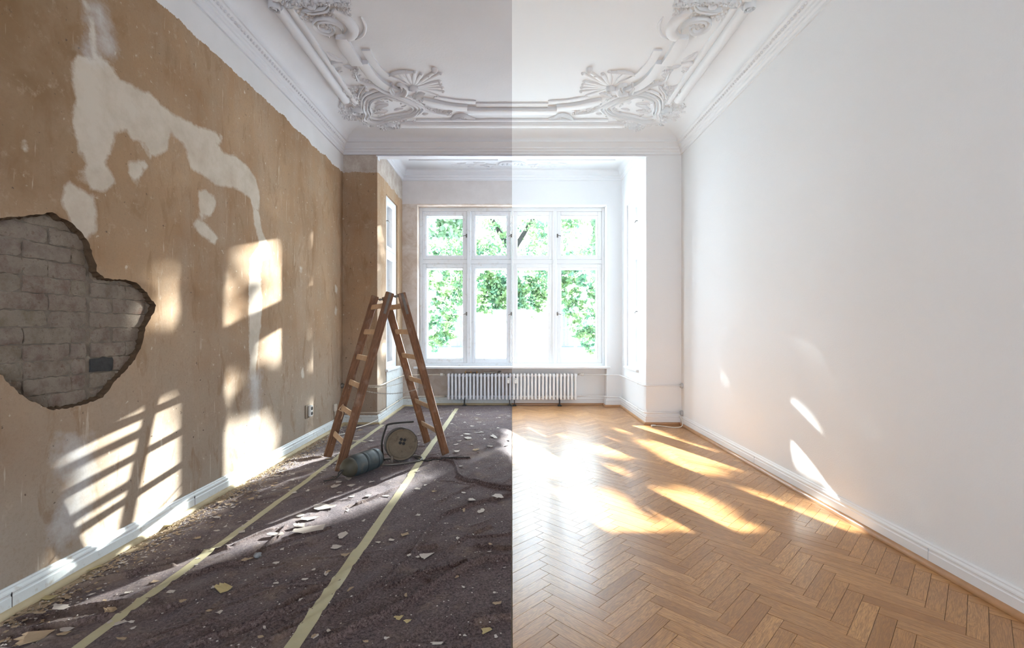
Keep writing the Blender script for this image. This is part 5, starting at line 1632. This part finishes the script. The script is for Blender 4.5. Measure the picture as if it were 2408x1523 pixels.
# added trees whose crowns are cut to shape the sun patches indoors
litL = [[(735, 520), (750, 518), (750, 680), (735, 690)], [(735, 710), (750, 706), (750, 792), (735, 795)], [(736, 832), (750, 830), (750, 960), (736, 960)],
        [(600, 600), (630, 560), (670, 605), (670, 676), (610, 695)], [(595, 724), (668, 705), (668, 832), (610, 840)], [(500, 930), (515, 895), (550, 892), (540, 920), (515, 942)],
        [(375, 660), (420, 660), (445, 735), (420, 755), (370, 745)], [(510, 665), (545, 690), (545, 722), (512, 715)],
        [(185, 1000), (300, 945), (410, 955), (450, 1060), (450, 1165), (250, 1270), (215, 1230), (185, 1110)], [(510, 1050), (560, 1005), (650, 985), (650, 1050), (600, 1110), (515, 1125)],
        [(520, 760), (560, 755), (565, 790), (530, 800)], [(560, 600), (600, 590), (600, 640), (565, 640)], [(480, 990), (520, 980), (520, 1000), (490, 1010)], [(170, 1300), (205, 1285), (215, 1330), (180, 1330)]]
litL = [[onleft(*q) for q in P] for P in litL]
litFA = [[(285, 1290), (440, 1190), (520, 1150), (500, 1200), (330, 1290)], [(600, 1240), (700, 1180), (780, 1160), (800, 1200), (700, 1250), (400, 1340), (200, 1440), (60, 1500), (0, 1500), (0, 1470), (200, 1390)],
         [(600, 1110), (760, 1060), (770, 1090), (620, 1150), (560, 1160)], [(820, 1180), (900, 1130), (1000, 1100), (1010, 1120), (900, 1180), (800, 1230)]]
litFA = [[onfloor(*q) for q in P] for P in litFA]
k3 = lambda x, y: onfloor(1204 + x / 2.612, 940 + y / 2.612)
k6 = lambda x, y: onfloor(1804 + x / 2.612, 940 + y / 2.612)
litFB = [[k3(*q) for q in P] for P in (
    [(-20, 180), (100, 175), (205, 235), (120, 285), (200, 285), (345, 345), (250, 350), (475, 462), (300, 472), (140, 450), (60, 400), (-20, 330)],
    [(430, 545), (590, 555), (730, 680), (940, 858), (700, 860), (395, 830), (395, 775), (500, 725), (470, 660), (540, 620), (430, 590)],
    [(165, 535), (245, 560), (330, 590), (420, 560), (430, 600), (330, 610), (400, 770), (250, 640)],
    [(640, 125), (760, 145), (885, 185), (780, 215), (655, 190)], [(815, 260), (900, 200), (1050, 255), (1165, 300), (1375, 412), (1280, 465), (1120, 435), (960, 350)],
    [(785, 555), (900, 550), (1110, 555), (1210, 640), (1315, 690), (1245, 770), (1290, 845), (1100, 765), (1000, 680), (880, 600)],
    [(865, 645), (960, 700), (1060, 740), (1150, 865), (1085, 855), (950, 730)], [(560, 415), (620, 395), (690, 430), (640, 465), (570, 455)], [(530, 215), (600, 250), (590, 260), (530, 230)], [(320, 215), (390, 220), (380, 240), (320, 235)],
    [(1350, 555), (1480, 565), (1620, 640), (1600, 665), (1400, 605)], [(1285, 800), (1400, 755), (1580, 805), (1660, 835), (1600, 860), (1420, 845)], [(420, 260), (560, 270), (720, 340), (700, 360), (560, 320), (430, 290)])]
litFB += [[k6(*q) for q in P] for P in ([(250, 705), (350, 715), (500, 755), (670, 852), (560, 870), (400, 805)], [(-30, 585), (40, 600), (75, 655), (-30, 640)], [(200, 590), (330, 635), (540, 745), (480, 752), (300, 660)])]
def onright(x, y):
    Y = W * F / (x - 1204.0); return (Y, H + (772.0 - y) * Y / F)
litR = [[onright(1804 + x / 2.612, 940 + y / 2.612) for x, y in P] for P in ([(120, 70), (175, 85), (340, 300), (480, 540), (430, 545), (340, 400), (220, 250)], [(90, 250), (250, 430), (190, 425)])]
def lit_rays(sun, X, Y, Z):
    """which of these points would shade a place the photograph shows in direct sun"""
    dx, dz = sun.x / -sun.y, sun.z / -sun.y          # per metre towards the room
    lit = np.zeros(X.shape, bool)
    sgn = -1 if dx < 0 else 1
    tb = (sgn * BW - X) / dx; Yb = Y - tb; hit_bay = (Yb > YE) & (Yb < YN)
    tw = (sgn * W - X) / dx; Yw = Y - tw; Zw = Z + dz * tw
    tf = Z / -dz; Yf = Y - tf; Xf = X + dx * tf
    polyW, polyF = (litL, litFA) if sun is SUN_A else (litR, litFB)
    onwall = (Zw > 0) & (Yw < YE) & ~hit_bay
    for P in polyW: lit |= onwall & (sdf(P, Yw, Zw) > -.09)
    onfl = (Zw <= 0) & ~hit_bay
    for P in polyF: lit |= onfl & (sdf(P, Xf, Yf) > -.08)
    if sun is SUN_A:
        Zb = Z + dz * tb
        lit |= hit_bay & (Yb < 6.8) & (Zb < 2.75) & (Zb > .4) & (np.sin(Zb * 9 + Yb * 14) > -.25) & ((Zb < 1.9) | (Zb > 2.0))
    return lit
def sun_screen_crown(sun, x0, x1, z0, z1, YC, step):
    dx, dz = sun.x / -sun.y, sun.z / -sun.y
    xs_ = np.arange(x0, x1, step); zs_ = np.arange(z0, z1, step)
    X, Z = np.meshgrid(xs_, zs_); X = X.ravel() + rng.uniform(-step, step, X.size) * .35; Z = Z.ravel() + rng.uniform(-step, step, Z.size) * .35
    lit = lit_rays(sun, X, np.full(X.shape, YC), Z)
    X, Z = X[~lit], Z[~lit]
    off = rng.uniform(-.9, .9, X.size)
    return np.stack([X - dx * off, YC + off, Z - dz * off], 1)
tree = empty('tree_or_sun_screen', 'large forked street tree with drooping green boughs outside the front window', 'tree')
YT = 24.0
def tp(x, y, Y=YT): return Vector(((x - 1204) * Y / F, Y, H + (772 - y) * Y / F))
mb = MB(); mb.tube(smooth_path([tp(1204, 1140), tp(1207, 950, YT + 1.2), tp(1206, 700, YT + 1.4), tp(1203, 590)], 6), [.24 - .004 * i for i in range(19)], 10); 
tree_trunk = mb
mb = MB()
tree_limbs = [[tp(1203, 592), tp(1180, 555), tp(1160, 520), tp(1130, 470), tp(1080, 400)], [tp(1205, 592), tp(1225, 560), tp(1250, 520), tp(1290, 460), tp(1350, 400)]]
for l_ in tree_limbs:
    sp = smooth_path(l_, 5); mb.tube(sp, [.15 - .09 * i / (len(sp) - 1) for i in range(len(sp))], 8)
    mb.build('limb', M['bark'], tree, smooth=True); mb = MB()
# trunk hidden behind foliage skirts: keep it slim and set back
tb = MB(); tb.tube(smooth_path([(.3, YT + 1.8, GZ_), (.25, YT + 1.6, 0), (.15, YT + 1.0, 2.4), (0.0, YT, H + (772 - 592) * YT / F)], 5), [.20, .19, .19, .18, .18, .17, .17, .16, .16, .16, .16, .15, .15, .15, .15, .15], 10)
tb.build('trunk', M['bark'], tree, smooth=True)
twigs = MB()
LC = []
def cluster(x, y, n, sx, sy, Y=None):
    Yc = Y if Y else YT + rng.uniform(-1.0, 1.2)
    c = tp(x, y, Yc)
    kx = sx * Yc / F; kz = sy * Yc / F
    LC.extend(np.stack([rng.normal(c.x, kx, n), rng.normal(c.y, .35, n), rng.normal(c.z, kz, n)], 1).tolist())
# main crown, upper
for i in range(520):
    x = rng.uniform(960, 1448); y = rng.uniform(480, 612)
    if mnoise.noise(Vector((x * .02, y * .03, 0))) < -.18: continue
    cluster(x, y, 16, 9, 5)
for i in range(110):
    x = rng.normal(1204, 62); y = 640 + 40 * rng.random() + 50 * rng.random() * max(0, 1 - abs(x - 1204) / 110)
    cluster(x, y, 16, 9, 5)
for i in range(70):
    x = rng.uniform(1100, 1310); y = 600 + 45 * rng.random(); cluster(x, y, 16, 9, 5)
# drooping boughs at both sides and in the middle
boughs = [((1110, 600), (1080, 660), (1040, 730), (1015, 820)), ((1090, 600), (1075, 700), (1050, 770), (1040, 800)), ((1060, 610), (1030, 680), (1005, 760), (990, 800)), ((1040, 600), (1010, 650), (985, 700)),
          ((1300, 610), (1330, 680), (1360, 750), (1385, 830)), ((1330, 610), (1350, 670), (1390, 740), (1400, 790)), ((1350, 610), (1385, 670), (1410, 720)), ((1320, 640), (1335, 720), (1365, 790)),
          ((1150, 640), (1140, 690), (1130, 730)), ((1190, 660), (1185, 700), (1192, 750)), ((1215, 660), (1220, 700), (1228, 740)), ((1250, 650), (1262, 690), (1272, 725)), ((1170, 650), (1168, 700), (1172, 735))]
for bgh in boughs:
    Yb = YT + rng.uniform(-1, .6)
    sp = smooth_path([tp(*q, Yb) for q in bgh], 6)
    twigs.tube(sp, [.022 - .016 * i / (len(sp) - 1) for i in range(len(sp))], 5)
    for i, p in enumerate(sp):
        for q in range(4):
            c = p + Vector((rng.normal(0, .22), rng.normal(0, .2), rng.normal(0, .14)))
            nn = 13
            LC.extend(np.stack([rng.normal(c.x, .10, nn), rng.normal(c.y, .10, nn), rng.normal(c.z, .05, nn)], 1).tolist())
twigs.build('twig', M['bark'], tree)
LC = np.array(LC)
LC = LC[~(lit_rays(SUN_A, LC[:, 0], LC[:, 1], LC[:, 2]) | lit_rays(SUN_B, LC[:, 0], LC[:, 1], LC[:, 2]))]
leaves_object('foliage', LC, .20, M['leaf'], tree)

for nm_, sun, box_, lab in (('A', SUN_A, (2.2, 8.6, .2, 7.4), 'added tree right of the bay window, crown cut to shape the sunlight'), ('B', SUN_B, (-8.0, -1.6, 3.0, 9.6), 'added tree left of the bay window, crown cut to shape the sunlight')):
    YC = 18.0 if nm_ == 'A' else 17.5
    t_ = empty('tree_or_sun_screen', lab, 'tree')  # added to screen the sun, leaves left out where light should land
    pts_ = sun_screen_crown(sun, *box_, YC, .046)
    pts_ = pts_[(pts_[:, 0] > 3.15) & (pts_[:, 2] > 3.3)] if nm_ == 'A' else pts_[pts_[:, 2] > 4.75]
    leaves_object('foliage', pts_, .23, M['leaf_d'], t_, .2)
    cx_ = (box_[0] + box_[1]) / 2
    mb = MB(); mb.tube([(cx_, YC + .2, GZ_), (cx_ + .1, YC, 0), (cx_, YC, 3.5)], [.28, .22, .12], 10); mb.build('trunk', M['bark'], t_, smooth=True)
